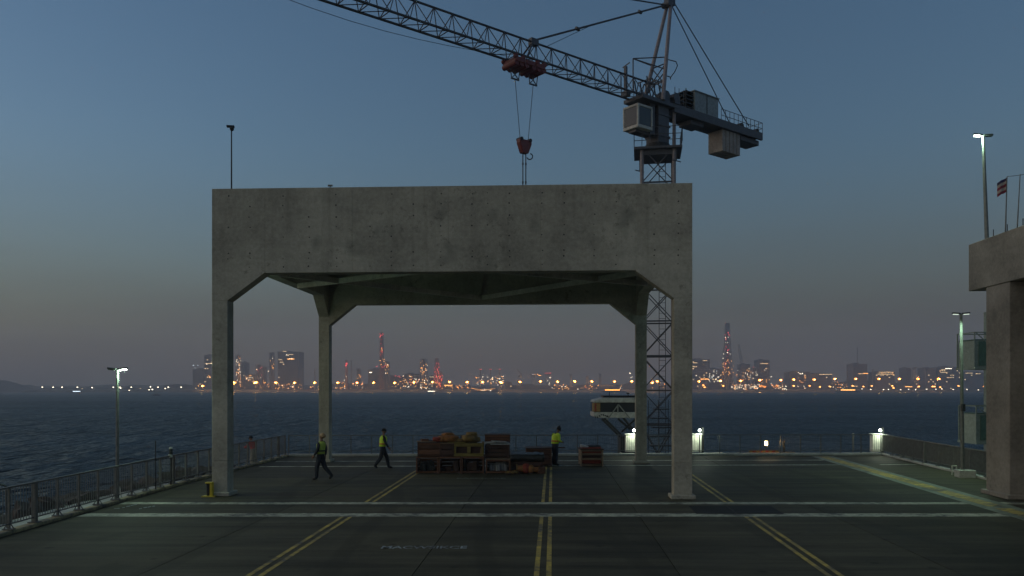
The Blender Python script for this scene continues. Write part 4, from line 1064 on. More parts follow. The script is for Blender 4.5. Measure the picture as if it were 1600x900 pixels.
# mast: legs, horizontals and crossed braces in a square tower turned a little to the view
MH = .97; MR = Matrix.Rotation(R(-9), 3, 'Z')
def mast(i, j, z, h=MH): return Vector((CX0, CY0, 0)) + MR @ Vector((i * h, j * h, 0)) + Vector((0, 0, z))
CORN = [(-1, -1), (1, -1), (1, 1), (-1, 1)]
for i, j in CORN:
    m = MB(); m.tube(mast(i, j, 1.2), mast(i, j, 18.3), .115, .115, 10); lg = m.build('mast_leg', M['crane_leg'], crane, smooth=False)
    m = MB(); m.tube(mast(i, j, WZ - .6, 1.75), mast(i, j, 1.25), .13, .125, 10); m.build('foot_leg', M['crane_leg'], crane)
lev = [1.25 + 2.13 * k for k in range(9)]
for k, z in enumerate(lev[:-1]):
    m = MB()
    for q in range(4):
        a, b = CORN[q], CORN[(q + 1) % 4]
        m.bar(mast(*a, z), mast(*b, z), .09)
        m.bar(mast(*a, z), mast(*b, lev[k + 1]), .055); m.bar(mast(*b, z), mast(*a, lev[k + 1]), .055)
    m.build('mast_bracing', M['crane'], crane)
m = MB()
for q in range(4):
    a, b = CORN[q], CORN[(q + 1) % 4]
    m.bar(mast(*a, WZ, 1.7), mast(*b, 1.2), .07); m.bar(mast(*b, WZ, 1.7), mast(*a, 1.2), .07); m.bar(mast(*a, -.8, 1.35), mast(*b, -.8, 1.35), .09)
m.build('foot_bracing', M['crane'], crane)
m = MB(); cx_ = Vector((CX0 + .35, CY0 + .3, 0))
for k in range(60): m.bar(cx_ + Vector((-.2, 0, -2 + k * .33)), cx_ + Vector((.2, 0, -2 + k * .33)), .025)
for s in (-.2, .2): m.bar(cx_ + Vector((s, 0, -2)), cx_ + Vector((s, 0, 18)), .035)
m.build('ladder', M['crane'], crane)
m = MB(); m.box((CX0, CY0, WZ - .6), (6, 6, 2.6), rot=MR); m.build('footing', M['conc'], crane, bevel=.05)
# stair flights and winch gear at the mast foot
m = MB()
for k in range(8):
    z = -1.6 + k * .55
    m.box((CX0 - .2 + .12 * (k % 2), CY0 - 1.6, z), (1.7 - .12 * k, .7, .06))
    for x in (-.9, -.3, .3): m.bar((CX0 + x, CY0 - 1.9, z), (CX0 + x, CY0 - 1.9, z + .55), .03)
m.build('stair', M['dark_steel'], crane)
# slew platform with railing
m = MB(); m.box(C(0, 0, 18.42), (2.9, 2.6, .14), rot=MR); m.box(C(0, 0, 18.2), (2.05, 2.05, .34), rot=MR); m.build('slew_platform', M['crane'], crane)
m = MB(); hw, hd = 1.45, 1.3
for z in (19.0, 19.45):
    for (p, q) in (((-hw, -hd), (hw, -hd)), ((hw, -hd), (hw, hd)), ((hw, hd), (-hw, hd)), ((-hw, hd), (-hw, -hd))):
        m.bar(Vector((CX0, CY0, z)) + MR @ Vector((*p, 0)), Vector((CX0, CY0, z)) + MR @ Vector((*q, 0)), .035)
for k in range(7):
    for (x, y) in ((-hw + 2 * hw * k / 6, -hd), (-hw + 2 * hw * k / 6, hd), (-hw, -hd + 2 * hd * k / 6), (hw, -hd + 2 * hd * k / 6)):
        m.bar(Vector((CX0, CY0, 18.5)) + MR @ Vector((x, y, 0)), Vector((CX0, CY0, 19.45)) + MR @ Vector((x, y, 0)), .03)
m.build('platform_railing', M['crane'], crane)
for q in (-1.5, 1.5):
    m = MB(); m.bar(C(0, q, 18.5), C(0, q, 17.6), .05); m.bar(C(-.4, q, 17.6), C(.4, q, 17.6), .05); m.build('hanging_stirrup', M['crane'], crane)
# turntable
m = MB(); m.tube(C(0, 0, 18.5), C(0, 0, 18.9), .75, .75, 20); m.build('slew_ring', M['dark_steel'], crane)
m = MB(); cbox(m, -.5, .5, -.52, .52, 18.9, 21.2); m.build('turntable', M['crane'], crane, bevel=.03)
for k in range(3):
    m = MB(); cbox(m, -.55, .55, -.57, .57, 19.3 + k * .65, 19.4 + k * .65); m.build('stiffener', M['crane'], crane)
m = MB(); m.tube(C(-.98, .5, 18.5), C(-.98, .5, 21.3), .11, .11, 8); m.build('side_leg', M['crane_leg'], crane)
# jib: triangular truss
JL, W2, CB, CT = 31.0, .5, 21.45, 22.62
NP = 28; st_ = JL / NP
def chord(a, b, c): return C(a, b, c)
for b, c, r in ((W2, CB, .065), (-W2, CB, .065), (0, CT, .06)):
    m = MB(); m.tube(C(.3, b, c), C(JL, b, c), r, r, 8); m.build('jib_chord', M['crane'], crane)
for k in range(NP):
    a0 = .5 + k * st_; a1 = a0 + st_; am = (a0 + a1) / 2; m = MB()
    if a1 > JL: a1 = JL
    for s in (1, -1):
        m.tube(C(a0, s * W2, CB), C(am, 0, CT), .026, n=6); m.tube(C(am, 0, CT), C(a1, s * W2, CB), .026, n=6)
    m.tube(C(a0, W2, CB), C(a0, -W2, CB), .028, n=6); m.tube(C(a0, W2, CB), C(a1, -W2, CB), .022, n=6)
    m.build('jib_bracing', M['crane'], crane)
# jib root: king post, service frames, ring
m = MB(); cbox(m, 2.8, 2.93, -.09, .09, 21.45, 23.1); cbox(m, 2.68, 3.0, -.22, .22, 21.3, 21.6); m.bar(C(2.8, -.3, 23.15), C(2.95, .4, 23.2), .05); m.build('king_post', M['crane'], crane)
m = MB()
for a in (.2, .7, 1.2):
    for s in (-1, 1): m.bar(C(a, s * .55, 21.3), C(a + .35, s * .5, 22.7), .07); m.bar(C(a + .35, s * .5, 21.3), C(a, s * .5, 22.7), .05)
    m.bar(C(a, -.55, 22.65), C(a, .55, 22.65), .06)
for k in range(12):
    t0, t1 = 2 * math.pi * k / 12, 2 * math.pi * (k + 1) / 12
    m.bar(C(1.35 + .3 * math.cos(t0), .56, 21.75 + .3 * math.sin(t0)), C(1.35 + .3 * math.cos(t1), .56, 21.75 + .3 * math.sin(t1)), .05)
m.build('jib_root_frame', M['crane'], crane)
m = MB(); cbox(m, -1.1, 2.2, -.8, .8, 21.2, 21.42); m.build('jib_root_deck', M['crane'], crane)
for a, b, c in ((-.2, .3, 21.9), (-.9, .5, 21.85), (-.55, -.35, 21.8)):
    m = MB(); m.tube(C(a, b - .3, c), C(a, b + .3, c), .3, .3, 12); m.box(C(a, b, c - .3), (.5, .7, .2), rot=CR3); m.build('winch', M['crane'], crane)
# A-frame
AP = C(-1.14, 0, 28.3)
for s in (1, -1):
    m = MB(); m.tube(C(.45, s * .82, 21.4), AP + JN * s * .12, .13, .11, 10); m.build('a_frame_leg', M['crane_leg'], crane)
m = MB(); m.box(AP + Vector((0, 0, -.1)), (.5, .5, .5), rot=CR3); m.tube(AP + JD * .3 + JN * .3 + Vector((0, 0, -.35)), AP + JD * .3 - JN * .3 + Vector((0, 0, -.35)), .18, .18, 12); m.build('apex_head', M['crane'], crane)
# hoop platform round the A-frame
m = MB(); z = 24.0
def AL(s, f): return C(.45, s * .82, 21.4).lerp(AP + JN * s * .12, f)
pts = [C(-.5 + .75 * math.cos(t) * -1, .95 * math.sin(t), z) for t in [math.pi * (k / 10 - .5) for k in range(11)]]
hp = [AL(1, .40), C(-.55, 1.0, 23.95), C(-1.0, .75, 23.9), C(-1.3, .3, 23.75), C(-1.3, -.1, 23.45), C(-1.0, .2, 23.2), C(-.5, .6, 23.1), AL(1, .24)]; m.path(hp, .03)
box4 = [C(.1, -1.1, z + .25), C(.1, .9, z + .25), C(1.2, .9, z + .1), C(1.2, -1.2, z + .1)]
m.path([AL(-1, .38) + Vector((0, 0, .05)), C(1.15, -1.0, 24.35), C(1.15, -1.0, 22.3), AL(-1, .12)], .04)
m.path([C(1.15, -1.0, 24.35), AL(1, .3)], .035); m.path([C(1.15, -1.0, 24.35), AL(1, .42)], .035)
for f0, f1 in ((.10, .28), (.16, .36), (.2, .2), (.36, .36)):
    m.tube(AL(-1, f0), AL(1, f1), .035, n=6); m.tube(AL(1, f0), AL(-1, f1), .035, n=6)
m.build('a_frame_bracing', M['crane'], crane)
# ties
tie = C(10.1, 0, CT + .1); m = MB(); hd_ = AP + JD * .35 + Vector((0, 0, -.4))
m.tube(hd_, tie, .055, .055, 8); m.build('jib_tie', M['crane'], crane)
for f in (.22, .7):
    m = MB(); c = hd_.lerp(tie, f); m.tube(c - JD * .12, c + JD * .12, .11, .11, 8); m.build('tie_joint', M['crane'], crane)
m = MB(); m.tube(hd_, C(26.5, 0, CT + .1), .045, .045, 8); m.build('jib_tie', M['crane'], crane)
m = MB(); m.box(tie + Vector((0, 0, -.1)), (.5, .3, .35), rot=CR3); m.tube(tie, C(10.9, .4, CB), .05); m.tube(tie, C(10.9, -.4, CB), .05); m.build('tie_bracket', M['crane'], crane)
m = MB(); m.tube(hd_.lerp(tie, .62) + Vector((0, 0, -.05)), C(9.2, 0, CT), .015, n=5); m.build('slack_line', M['rope'], crane)
for s in (1, -1):
    m = MB(); m.tube(AP + JN * s * .12 - JD * .15, C(-8.3 - (.5 if s > 0 else 0), s * .5, 21.75), .035, .035, 6); m.build('back_stay', M['crane'], crane)
# counter jib
m = MB(); cbox(m, -10.0, -.7, -.72, .72, 21.12, 21.3)
for s in (-.7, .7): cbox(m, -10.0, -.7, s - .08, s + .08, 20.95, 21.45)
m.build('counter_jib', M['crane'], crane)
for q in ((-3.9, -2.6, -.5, .5, 20.65, 20.94), (-9.9, -7.8, -.55, .55, 20.6, 20.94)):
    m = MB(); cbox(m, *q); m.build('belly_box', M['crane'], crane, bevel=.03)
m = MB()
for s in (-.75, .75):
    for z in (21.75, 22.15): m.bar(C(-10, s, z), C(-5.4, s, z), .03); m.bar(C(-1.6, s, z), C(-.7, s, z), .03)
    for k in range(11): m.bar(C(-5.4 - .46 * k, s, 21.3), C(-5.4 - .46 * k, s, 22.15), .03)
    for a in (-.75, -1.15, -1.6): m.bar(C(a, s, 21.3), C(a, s, 22.5), .035)
for z in (21.75, 22.15): m.bar(C(-10, -.75, z), C(-10, .75, z), .03)
m.build('counter_jib_railing', M['crane'], crane)
for a, b, c, r in ((-8.1, .2, 21.65, .22), (-9.1, -.1, 21.6, .2), (-9.75, .3, 21.6, .18)):
    m = MB(); m.tube(C(a, b - .25, c), C(a, b + .25, c), r, r, 10); m.box(C(a, b, c - .2), (.4, .5, .2), rot=CR3); m.build('sheave', M['dark_steel'], crane)
m = MB(); cbox(m, -5.1, -2.7, -.75, .75, 21.45, 22.7); hs = m.build('machinery_house', M['house'], crane, bevel=.02)
m = MB(); cbox(m, -5.15, -2.6, -.82, .82, 22.7, 22.75); m.build('house_roof', M['house'], hs)
m = MB(); cbox(m, -3.93, -3.88, .75, .775, 21.5, 22.65); m.build('house_seam', M['dark_steel'], hs)
m = MB(); cbox(m, -2.68, -2.66, -.6, .6, 21.55, 22.6); m.build('house_door', M['dark_steel'], hs)
m = MB()
for k in range(5): cbox(m, -2.64, -1.9, -.7, .7, 21.55 + k * .25, 21.6 + k * .25)
for s in (-.68, .68): m.bar(C(-1.9, s, 21.4), C(-1.9, s, 22.7), .06)
m.build('resistor_rack', M['dark_steel'], crane)
for k in range(5):
    a = -5.75 - k * .40
    m = MB(); cbox(m, a - .345, a, -.58, .58, 19.5, 20.93); m.build('counterweight', M['weight'], crane, bevel=.02)
# operator cab
cb_ = bpy.data.objects
m = MB(); cbox(m, 1.15, 2.45, -.62, .62, 19.42, 19.62); cbox(m, 1.15, 2.45, -.62, .62, 20.72, 20.86)
for a in (1.2, 2.4):
    for b in (-.57, .57): cbox(m, a - .06, a + .06, b - .06, b + .06, 19.6, 20.75)
cbox(m, 1.15, 1.22, -.62, .62, 19.6, 20.75)
cab = m.build('operator_cab', M['crane_white'], crane, bevel=.02)
m = MB(); cbox(m, 1.26, 2.34, .56, .59, 19.64, 20.7); m.build('cab_window', M['glass'], cab)
m = MB(); cbox(m, 2.40, 2.43, -.5, .5, 19.64, 20.7); m.build('cab_window', M['glass'], cab)
m = MB(); cbox(m, 1.26, 2.34, -.59, -.56, 19.64, 20.7); m.build('cab_window', M['glass'], cab)
m = MB(); cbox(m, .7, 1.15, -.4, .4, 19.3, 21.2); cbox(m, 1.15, 2.3, -.3, .3, 19.25, 19.42); m.build('cab_bracket', M['crane'], crane)
# trolley
TA = 10.76
m = MB()
for a in (-.72, 0, .72): cbox(m, TA + a - .3, TA + a + .3, -.6, .6, 21.02, 21.28)
for a in (-1.0, -.5, .5, 1.0):
    for s in (-.52, .52): m.tube(C(TA + a, s - .08, 21.3), C(TA + a, s + .08, 21.3), .13, .13, 12)
cbox(m, TA - 1.05, TA - .25, -.5, .5, 20.86, 21.02); cbox(m, TA + .25, TA + 1.05, -.5, .5, 20.86, 21.02)
tr = m.build('trolley', M['crane_red'], crane, bevel=.02)
for a in (-.95, -.6, -.25, .25, .6, .95):
    m = MB(); m.tube(C(TA + a, -.56, 20.98), C(TA + a, .56, 20.98), .15, .15, 12); m.build('sheave', M['crane_red'], tr)
for a in (TA - .63, TA + .63):
    m = MB()
    for s in (-.32, .32):
        m.bar(C(a + s, 0, 20.86), C(a + s * .75, 0, 20.3), .05); m.bar(C(a + s * .3, 0, 20.86), C(a, 0, 20.5), .04)
    m.bar(C(a - .27, 0, 20.3), C(a + .27, 0, 20.3), .07); m.bar(C(a, 0, 20.55), C(a - .24, 0, 20.32), .04); m.bar(C(a, 0, 20.55), C(a + .24, 0, 20.32), .04)
    m.build('rope_guide', M['crane'], tr)
HK = Vector((P(819, 220, 43.35).x, 43.35, 0))
ht = P(819, 219, 43.35).z; hb_ = P(819, 240, 43.35).z
for a, s in ((TA - .63, 1), (TA + .63, -1)):
    m = MB(); m.tube(C(a, 0, 20.3), HK + JD * (-s) * .28 + Vector((0, 0, ht)), .016, n=6); m.build('hoist_rope', M['rope'], crane)
m = MB(); Xd = JD; 
m.prism([HK + Xd * .42 - JN * .16 + Vector((0, 0, ht)), HK - Xd * .42 - JN * .16 + Vector((0, 0, ht)), HK - Xd * .42 - JN * .16 + Vector((0, 0, ht - .2)), HK - Xd * .2 - JN * .16 + Vector((0, 0, hb_)), HK + Xd * .2 - JN * .16 + Vector((0, 0, hb_)), HK + Xd * .42 - JN * .16 + Vector((0, 0, ht - .2))], JN * .32)
hkb = m.build('hook_block', M['crane_red'], crane, bevel=.03)
m = MB(); m.tube(HK + Xd * .3 - JN * .2 + Vector((0, 0, ht)), HK + Xd * .3 + JN * .2 + Vector((0, 0, ht)), .1, .1, 10); m.tube(HK - Xd * .3 - JN * .2 + Vector((0, 0, ht)), HK - Xd * .3 + JN * .2 + Vector((0, 0, ht)), .1, .1, 10); m.build('sheave', M['dark_steel'], hkb)
m = MB()
for k in range(10):
    t0, t1 = R(200) + k * .42, R(200) + (k + 1) * .42
    m.bar(HK + Vector((.3 + .16 * math.cos(t0), 0, hb_ - .16 + .16 * math.sin(t0))), HK + Vector((.3 + .16 * math.cos(t1), 0, hb_ - .16 + .16 * math.sin(t1))), .05)
m.build('hook', M['dark_steel'], crane)
for s in (-.07, .09):
    m = MB(); m.tube(HK + Vector((s, 0, hb_)), HK + Vector((s, 0, 12.2)), .028, .028, 6)
    for k in range(4): m.tube(HK + Vector((s, 0, hb_ - .5 - k)), HK + Vector((s, 0, hb_ - .62 - k)), .045, .045, 6)
    m.build('lifting_rod', M['dark_steel'], crane)
m = MB(); m.box(HK + Vector((.01, 0, 12.0)), (.9, .14, .22)); m.tube(HK + Vector((.01, 0, 11.9)), HK + Vector((.01, 0, 11.3)), .05); m.build('spreader', M['crane_red'], crane)
m = MB(); pts = [C(12.0 + k * 1.85, .1, 21.35 - .75 * math.sin(math.pi * k / 10)) for k in range(11)]; m.path(pts, .014, 5); m.build('trolley_rope', M['rope'], crane)

# ================================================================== WHITE CABIN ON STRUTS BEYOND THE RAIL
yc = 46.0
cabn = thing('control_cabin', (6.3, yc, WZ), 'white and dark glazed control cabin on slanting struts left of the mast', 'cabin')
def px(u, v, y=yc): return P(u, v, y)
x0, x1 = px(928, 0).x, px(1004, 0).x
zb, zs, zw, zr = px(0, 653).z, px(0, 644).z, px(0, 629).z, px(0, 622).z
m = MB(); m.prism([(x0, yc, zb + .08), (x0 + .12, yc, zb), (x1, yc, zb), (x1, yc, zs), (x0, yc, zs)], (0, 2.2, 0)); m.build('skirt', M['cabin_white'], cabn, bevel=.02)
m = MB(); m.bx(x0 + .02, x1, yc + .04, yc + 2.16, zs, zw); m.build('window_band', M['glass'], cabn)
m = MB(); m.bx(x0 + .0, x0 + .36, yc - .01, yc + .04, zs + .03, zw - .03); m.bx(x0 - .01, x0 + .02, yc, yc + 1.0, zs + .03, zw - .03); m.build('yellow_panel', M['sack_yellow'], cabn)
m = MB(); m.bx(x0 + .05, x0 + .14, yc - .02, yc - .01, zs + .05, zw - .05); m.build('red_panel', M['sack_red'], cabn)
m = MB(); m.prism([(x0, yc - .06, zw), (x1, yc - .06, zw), (x1, yc - .06, zr + .02), (x0 + .55, yc - .06, zr + .02), (x0 + .05, yc - .06, zr - .12)], (0, 2.3, 0)); m.build('roof', M['cabin_white'], cabn, bevel=.03)
m = MB(); m.bx(x0 + .6, x1 - .1, yc + .5, yc + 1.8, zr + .03, zr + .14); m.build('roof_rack', M['dark_steel'], cabn)
m = MB(); m.tube((x0 + .95, yc + .5, zr), (x0 + .95, yc + .5, zr + .35), .02); m.tube((x0 + 2.0, yc + .3, zr), (x0 + 2.0, yc + .3, zr + .25), .02); m.box((x0 + 2.0, yc + .3, zr + .27), (.16, .1, .06)); m.build('aerial', M['dark_steel'], cabn)
for (u0, v0, u1, v1) in ((948, 656, 966, 632), (966, 632, 985, 655), (965, 632, 965, 645), (973, 630, 973, 655)):
    if u0 == 973: continue
    m = MB(); m.bar(px(u0, v0) + Vector((0, -.12, 0)), px(u1, v1) + Vector((0, -.12, 0)), .06); m.build('front_brace', M['steel'], cabn)
for (u0, v0, u1, v1) in ((942, 655, 972, 684), (946, 654, 975, 682), (968, 655, 988, 672), (975, 652, 999, 680), (996, 655, 975, 676)):
    m = MB(); m.bar(px(u0, v0) + Vector((0, .6, 0)), px(u1, v1) + Vector((0, .9, 0)), .10); m.build('strut', M['dark_steel'], cabn)
m = MB(); m.bx(px(972, 0).x, px(1006, 0).x, yc + .6, yc + 2.0, WZ - .5, px(0, 683).z); m.build('support_pier', M['dark_steel'], cabn)
m = MB(); rnd = random.Random(8)
for k in range(7): m.box(px(931 + k * 3 + rnd.uniform(-1, 1), 650 + rnd.uniform(-2, 2)) + Vector((0, -.012, 0)), (rnd.uniform(.05, .13), .01, rnd.uniform(.05, .12)), rot=Matrix.Rotation(rnd.uniform(-.6, .6), 3, 'Y'))
m.build('peeled_patch', M['dark_steel'], cabn, kind='stuff')

# ================================================================== CRATES AND GOODS
Yc = 32.9
def gx(u, y=Yc): return (u - 800) * y / FPX
def gz(v, y=Yc): return CH - (v - HZ) * y / FPX
def crate(u0, u1, v0, v1, y, label, mat='wood', depth=1.1, fill=None, slats=3, name='crate', open_front=True, cap=None):
    """timber crate: corner posts, base, side boards, rails; v0 top row, v1 bottom row"""
    X0, X1 = gx(u0, y), gx(u1, y); Z1, Z0 = gz(v0, y), max(0.0, gz(v1, y))
    return crate_at(X0, X1, y, Z0, Z1, label, mat, depth, fill, slats, name, open_front, cap)
def crate_at(X0, X1, y, Z0, Z1, label, mat='wood', depth=1.1, fill=None, slats=3, name='crate', open_front=True, cap=None):
    t = thing(name, ((X0 + X1) / 2, y + depth / 2, Z0), label, 'crate')
    t.rotation_euler.z = random.Random(int(X0 * 77) + int(Z0 * 50)).uniform(-1, 1) * (.010 if Z0 < .01 and name == 'stillage' else .05)
    p = .055; W = M[mat]
    for x in (X0 + p / 2, X1 - p / 2):
        for yy in (y + p / 2, y + depth - p / 2):
            m = MB(); m.bx(x - p / 2, x + p / 2, yy - p / 2, yy + p / 2, Z0, Z1); m.build('corner_post', W, t)
    m = MB(); m.bx(X0 + .004, X1 - .004, y + .004, y + depth - .004, Z0 + .05, Z0 + .085); m.build('base_board', W, t)
    H = Z1 - Z0
    for k in range(slats):
        za = Z0 + .09 + (H - .1) * k / slats; zb_ = za + (H - .1) / slats * .82
        m = MB(); m.bx(X0 + .06, X1 - .06, y + depth - .03, y + depth - .008, za, zb_); m.build('slat', W, t)
        for x in (X0 + .008, X1 - .03):
            m = MB(); m.bx(x, x + .022, y + .06, y + depth - .06, za, zb_); m.build('slat', W, t)
        if not open_front:
            m = MB(); m.bx(X0 + .06, X1 - .06, y + .006, y + .03, za, zb_); m.build('slat', W, t)
    for z in ((Z0 + .03, Z0 + .09), (Z1 - .07, Z1 - .006)):
        m = MB(); m.bx(X0 + p, X1 - p, y + .004, y + .05, z[0], z[1]); m.build('rail', W, t)
    if cap:
        m = MB(); m.bx(X0 - .01, X1 + .01, y - .012, y + depth + .01, Z1, Z1 + .03); m.build('lid', M[cap], t)
    if fill:
        m = MB(); rn = random.Random(int(X0 * 100)); 
        for k in range(9):
            w = rn.uniform(.1, .3); x = rn.uniform(X0 + .12 + w / 2, X1 - .12 - w / 2); h = rn.uniform(.15, max(.2, H * .65))
            m.box((x, y + rn.uniform(.2, .7), Z0 + .09 + h / 2), (w, rn.uniform(.1, .3), h), rz=rn.uniform(-.3, .3))
        m.build('contents', M[fill], t, bevel=.02, kind='stuff')
    return t
z1 = gz(713.5)
for (a, b, lab, fl) in ((650, 685, 'leftmost open timber stillage in the bottom row, half full', 'tarp'), (685.3, 721, 'middle open timber stillage in the bottom row', 'wood_dark'), (721.3, 756, 'third open timber stillage from the left in the bottom row', 'wood_dark')):
    crate_at(gx(a), gx(b), Yc, 0, z1, lab, 'wood', 1.2, fl, 4, 'stillage')
crate_at(gx(758.5), gx(797), Yc - .02, 0, gz(718), 'slatted cage crate with a pale wooden lid in the bottom row', 'wood', 1.15, 'cloth_white', 4, 'cage_crate', True, 'wood_pale')
tt = bpy.data.objects.get('cage_crate')
for k in range(9):
    x = gx(760) + (gx(795.5) - gx(760)) * k / 8; m = MB(); m.bx(x - .008, x + .008, Yc - .016, Yc - .004, .08, gz(719)); m.build('wire', M['dark_steel'], tt)
crate_at(gx(798), gx(849), Yc + .3, 0, gz(714), 'long dark timber box under the tarpaulin, right end of stack', 'wood_dark', 1.2, None, 3, 'timber_box', False)
# tarpaulin
m = MB(); n = 12; rn = random.Random(4); vs = []
for i in range(n + 1):
    for j in range(7):
        x = gx(797) + (gx(851) - gx(797)) * i / n; jj = j / 6; edge = j in (0,)
        z = gz(713.4) + .05 + rn.uniform(-.02, .035); y = Yc + .26 + 1.25 * max(0, (j - 1)) / 5
        if j == 0: y = Yc + .25; z = gz(720) + rn.uniform(-.08, .05)
        vs.append((x, y, z))
m.add(vs, [(i * 7 + j, (i + 1) * 7 + j, (i + 1) * 7 + j + 1, i * 7 + j + 1) for i in range(n) for j in range(6)])
tp = m.build('tarpaulin', M['tarp'], smooth=True); tp.modifiers.new('thick', 'SOLIDIFY').thickness = .012
tag(tp, 'dark tarpaulin draped over the long timber box', 'tarpaulin')
# second tier
z2 = z1 + .004
crate_at(gx(651), gx(687), Yc + .1, z2, gz(692.5), 'red brown crate at the left end of the second tier', 'wood', 1.0, None, 2, 'crate', False, 'wood_dark')
crate_at(gx(687.5), gx(709), Yc + .1, z2, gz(693.5), 'brown crate in the second tier left of the yellow frame', 'wood_dark', 1.0, None, 2, 'crate', False, 'wood_pale')
t = thing('loading_pallet', (gx(733), Yc + .6, z2), 'yellow painted pallet frame with two dark slots', 'pallet')
Z0, Z1 = z2, gz(693.5); X0, X1 = gx(709.5), gx(755.5)
for (a, b, c, d) in ((X0, X1, Z0, Z0 + .12), (X0, X1, Z1 - .12, Z1), (X0, X0 + .08, Z0 + .12, Z1 - .12), ((X0 + X1) / 2 - .07, (X0 + X1) / 2 + .07, Z0 + .12, Z1 - .12), (X1 - .08, X1, Z0 + .12, Z1 - .12)):
    m = MB(); m.bx(a, b, Yc + .08, Yc + .16, c, d); m.build('board', M['wood_yellow'], t, bevel=.006)
m = MB(); m.bx(X0 + .01, X1 - .01, Yc + .18, Yc + 1.1, Z0, Z1 - .01); m.build('core', M['wood_dark'], t)
m = MB(); m.bx(X0, X1, Yc + .1, Yc + 1.12, Z1, Z1 + .025); m.build('lid', M['wood_yellow'], t)
# sacks on top
def sack(c, s, mat, label, rz=0, seed=0):
    m = MB(); m.ball((0, 0, 0), 1, 16, 10); rn = random.Random(seed); M3 = Matrix.Rotation(rz, 3, 'Z')
    for q in range(len(m.v)):
        v = Vector(m.v[q]); v = Vector((math.copysign(abs(v.x) ** .7, v.x) * s[0] / 2, math.copysign(abs(v.y) ** .7, v.y) * s[1] / 2, math.copysign(abs(v.z) ** .75, v.z) * s[2] / 2))
        v *= 1 + rn.uniform(-.12, .12) + .12 * math.sin(v.x * 19 + seed) * math.cos(v.y * 13 + seed * 2); v = M3 @ v; m.v[q] = tuple(v + Vector(c) + Vector((0, 0, s[2] / 2)))
    o = m.build('sack', M[mat], smooth=True); return tag(o, label, 'sack', 'sacks heaped on the crates')
zt = gz(692)
sack((gx(682), Yc + .5, zt + .02), (.42, .6, .2), 'sack_red', 'small red sack at the left of the sack heap', .2, 1)
sack((gx(692), Yc + .55, zt + .01), (.5, .7, .26), 'sack_orange', 'plump orange sack left in the heap on second tier', -.1, 2)
sack((gx(703), Yc + .5, zt + .01), (.62, .7, .28), 'sack_orange', 'broad orange sack in the middle of the heap', .15, 3)
sack((gx(697), Yc + .8, zt + .22), (.5, .5, .16), 'sack_orange', 'orange sack lying on top of the other orange sacks', .4, 4)
sack((gx(716), Yc + .5, zt), (.5, .6, .16), 'sack_yellow', 'flat ochre sack lying between the two sack heaps', -.2, 5)
sack((gx(731), Yc + .45, zt), (.58, .7, .3), 'sack_yellow', 'fat ochre sack on the yellow pallet frame', .1, 6)
sack((gx(740), Yc + .6, zt), (.45, .6, .24), 'sack_yellow', 'ochre sack right behind the fat ochre sack', .5, 7)
sack((gx(736), Yc + .6, zt + .24), (.46, .5, .18), 'sack_yellow', 'topmost ochre sack above the yellow pallet frame', -.3, 8)
# dark box with sheets and top crate
crate_at(gx(758), gx(796), Yc + .25, gz(718) + .034, gz(695), 'tall dark box standing on the cage crate', 'wood_dark', .9, 'tarp', 3, 'timber_box', False, None)
for i, (a, b, v, dz, lab) in enumerate(((745, 775, 692.5, .05, 'off white folded sheet overhanging the yellow pallet side'), (765, 796, 694.5, .05, 'off white board lying on the tall dark box'), (768, 790, 691, .04, 'short pale board on top of the white sheets'))):
    m = MB(); z = gz(v); m.box(((gx(a) + gx(b)) / 2, Yc + .5, z), (gx(b) - gx(a), .7, dz), rot=Matrix.Rotation(.05 * (i - 1), 3, 'Y') @ Matrix.Rotation(.1 * i, 3, 'Z'))
    o = m.build('sheet_board', M['cloth_white'], bevel=.01); tag(o, lab, 'board')
crate_at(gx(757), gx(797), Yc + .65, gz(694) + .03, gz(681.5), 'flat red brown crate topmost on the whole stack', 'wood', .8, None, 2, 'crate', False, 'wood_dark')
# orange gear on the deck
for i, (u, w, h, mt, lab) in enumerate(((814, .32, .34, 'sack_orange', 'orange cable drum at the left of the gear pile'), (822, .34, .42, 'sack_red', 'red gear bag between the two orange drums'), (829, .3, .36, 'sack_orange', 'yellow orange float bag in the middle of the gear'), (837, .26, .38, 'sack_orange', 'rightmost orange cable drum of the gear pile'))):
    c = Vector((gx(u), Yc + .05, 0))
    if i in (0, 3):
        t = thing('cable_drum', c, lab, 'drum')
        m = MB(); m.tube(c + Vector((-w * .5, 0, w * .62)), c + Vector((w * .5, 0, w * .62)), w * .42, w * .42, 14); m.build('coil', M['sack_orange'], t)
        for s in (-1, 1):
            m = MB(); m.tube(c + Vector((s * w * .5, 0, w * .62)), c + Vector((s * w * .58, 0, w * .62)), w * .6, w * .6, 14); m.build('flange', M['sack_yellow'], t)
    else:
        m = MB(); m.ball((0, 0, 0), 1, 12, 8)
        for q in range(len(m.v)):
            v = Vector(m.v[q]); m.v[q] = (c.x + v.x * w / 2, c.y + v.y * .2, h / 2 + math.copysign(abs(v.z) ** .7, v.z) * h / 2)
        o = m.build('gear_bag', M[mt], smooth=True); tag(o, lab, 'bag')
# crate behind, beside the standing worker
y2 = 36.0
crate(822, 862, 701, 729, y2, 'dark red crate with rail top behind the tarpaulin', 'wood', 1.0, None, 3, 'crate', False, 'wood_dark')
m = MB(); m.box((gx(868, y2), y2 + .5, gz(700.5, y2)), (.9, .12, .05)); o = m.build('plank', M['wood_dark']); tag(o, 'loose dark plank sticking out beside the standing worker', 'plank')
m = MB(); m.box((gx(834, Yc + 1), Yc + 1.0, gz(709, Yc + 1)), (.7, .4, .03), rz=.2); o = m.build('sheet_board', M['cloth_white']); tag(o, 'small pale sheet on the tarpaulin edge', 'board')
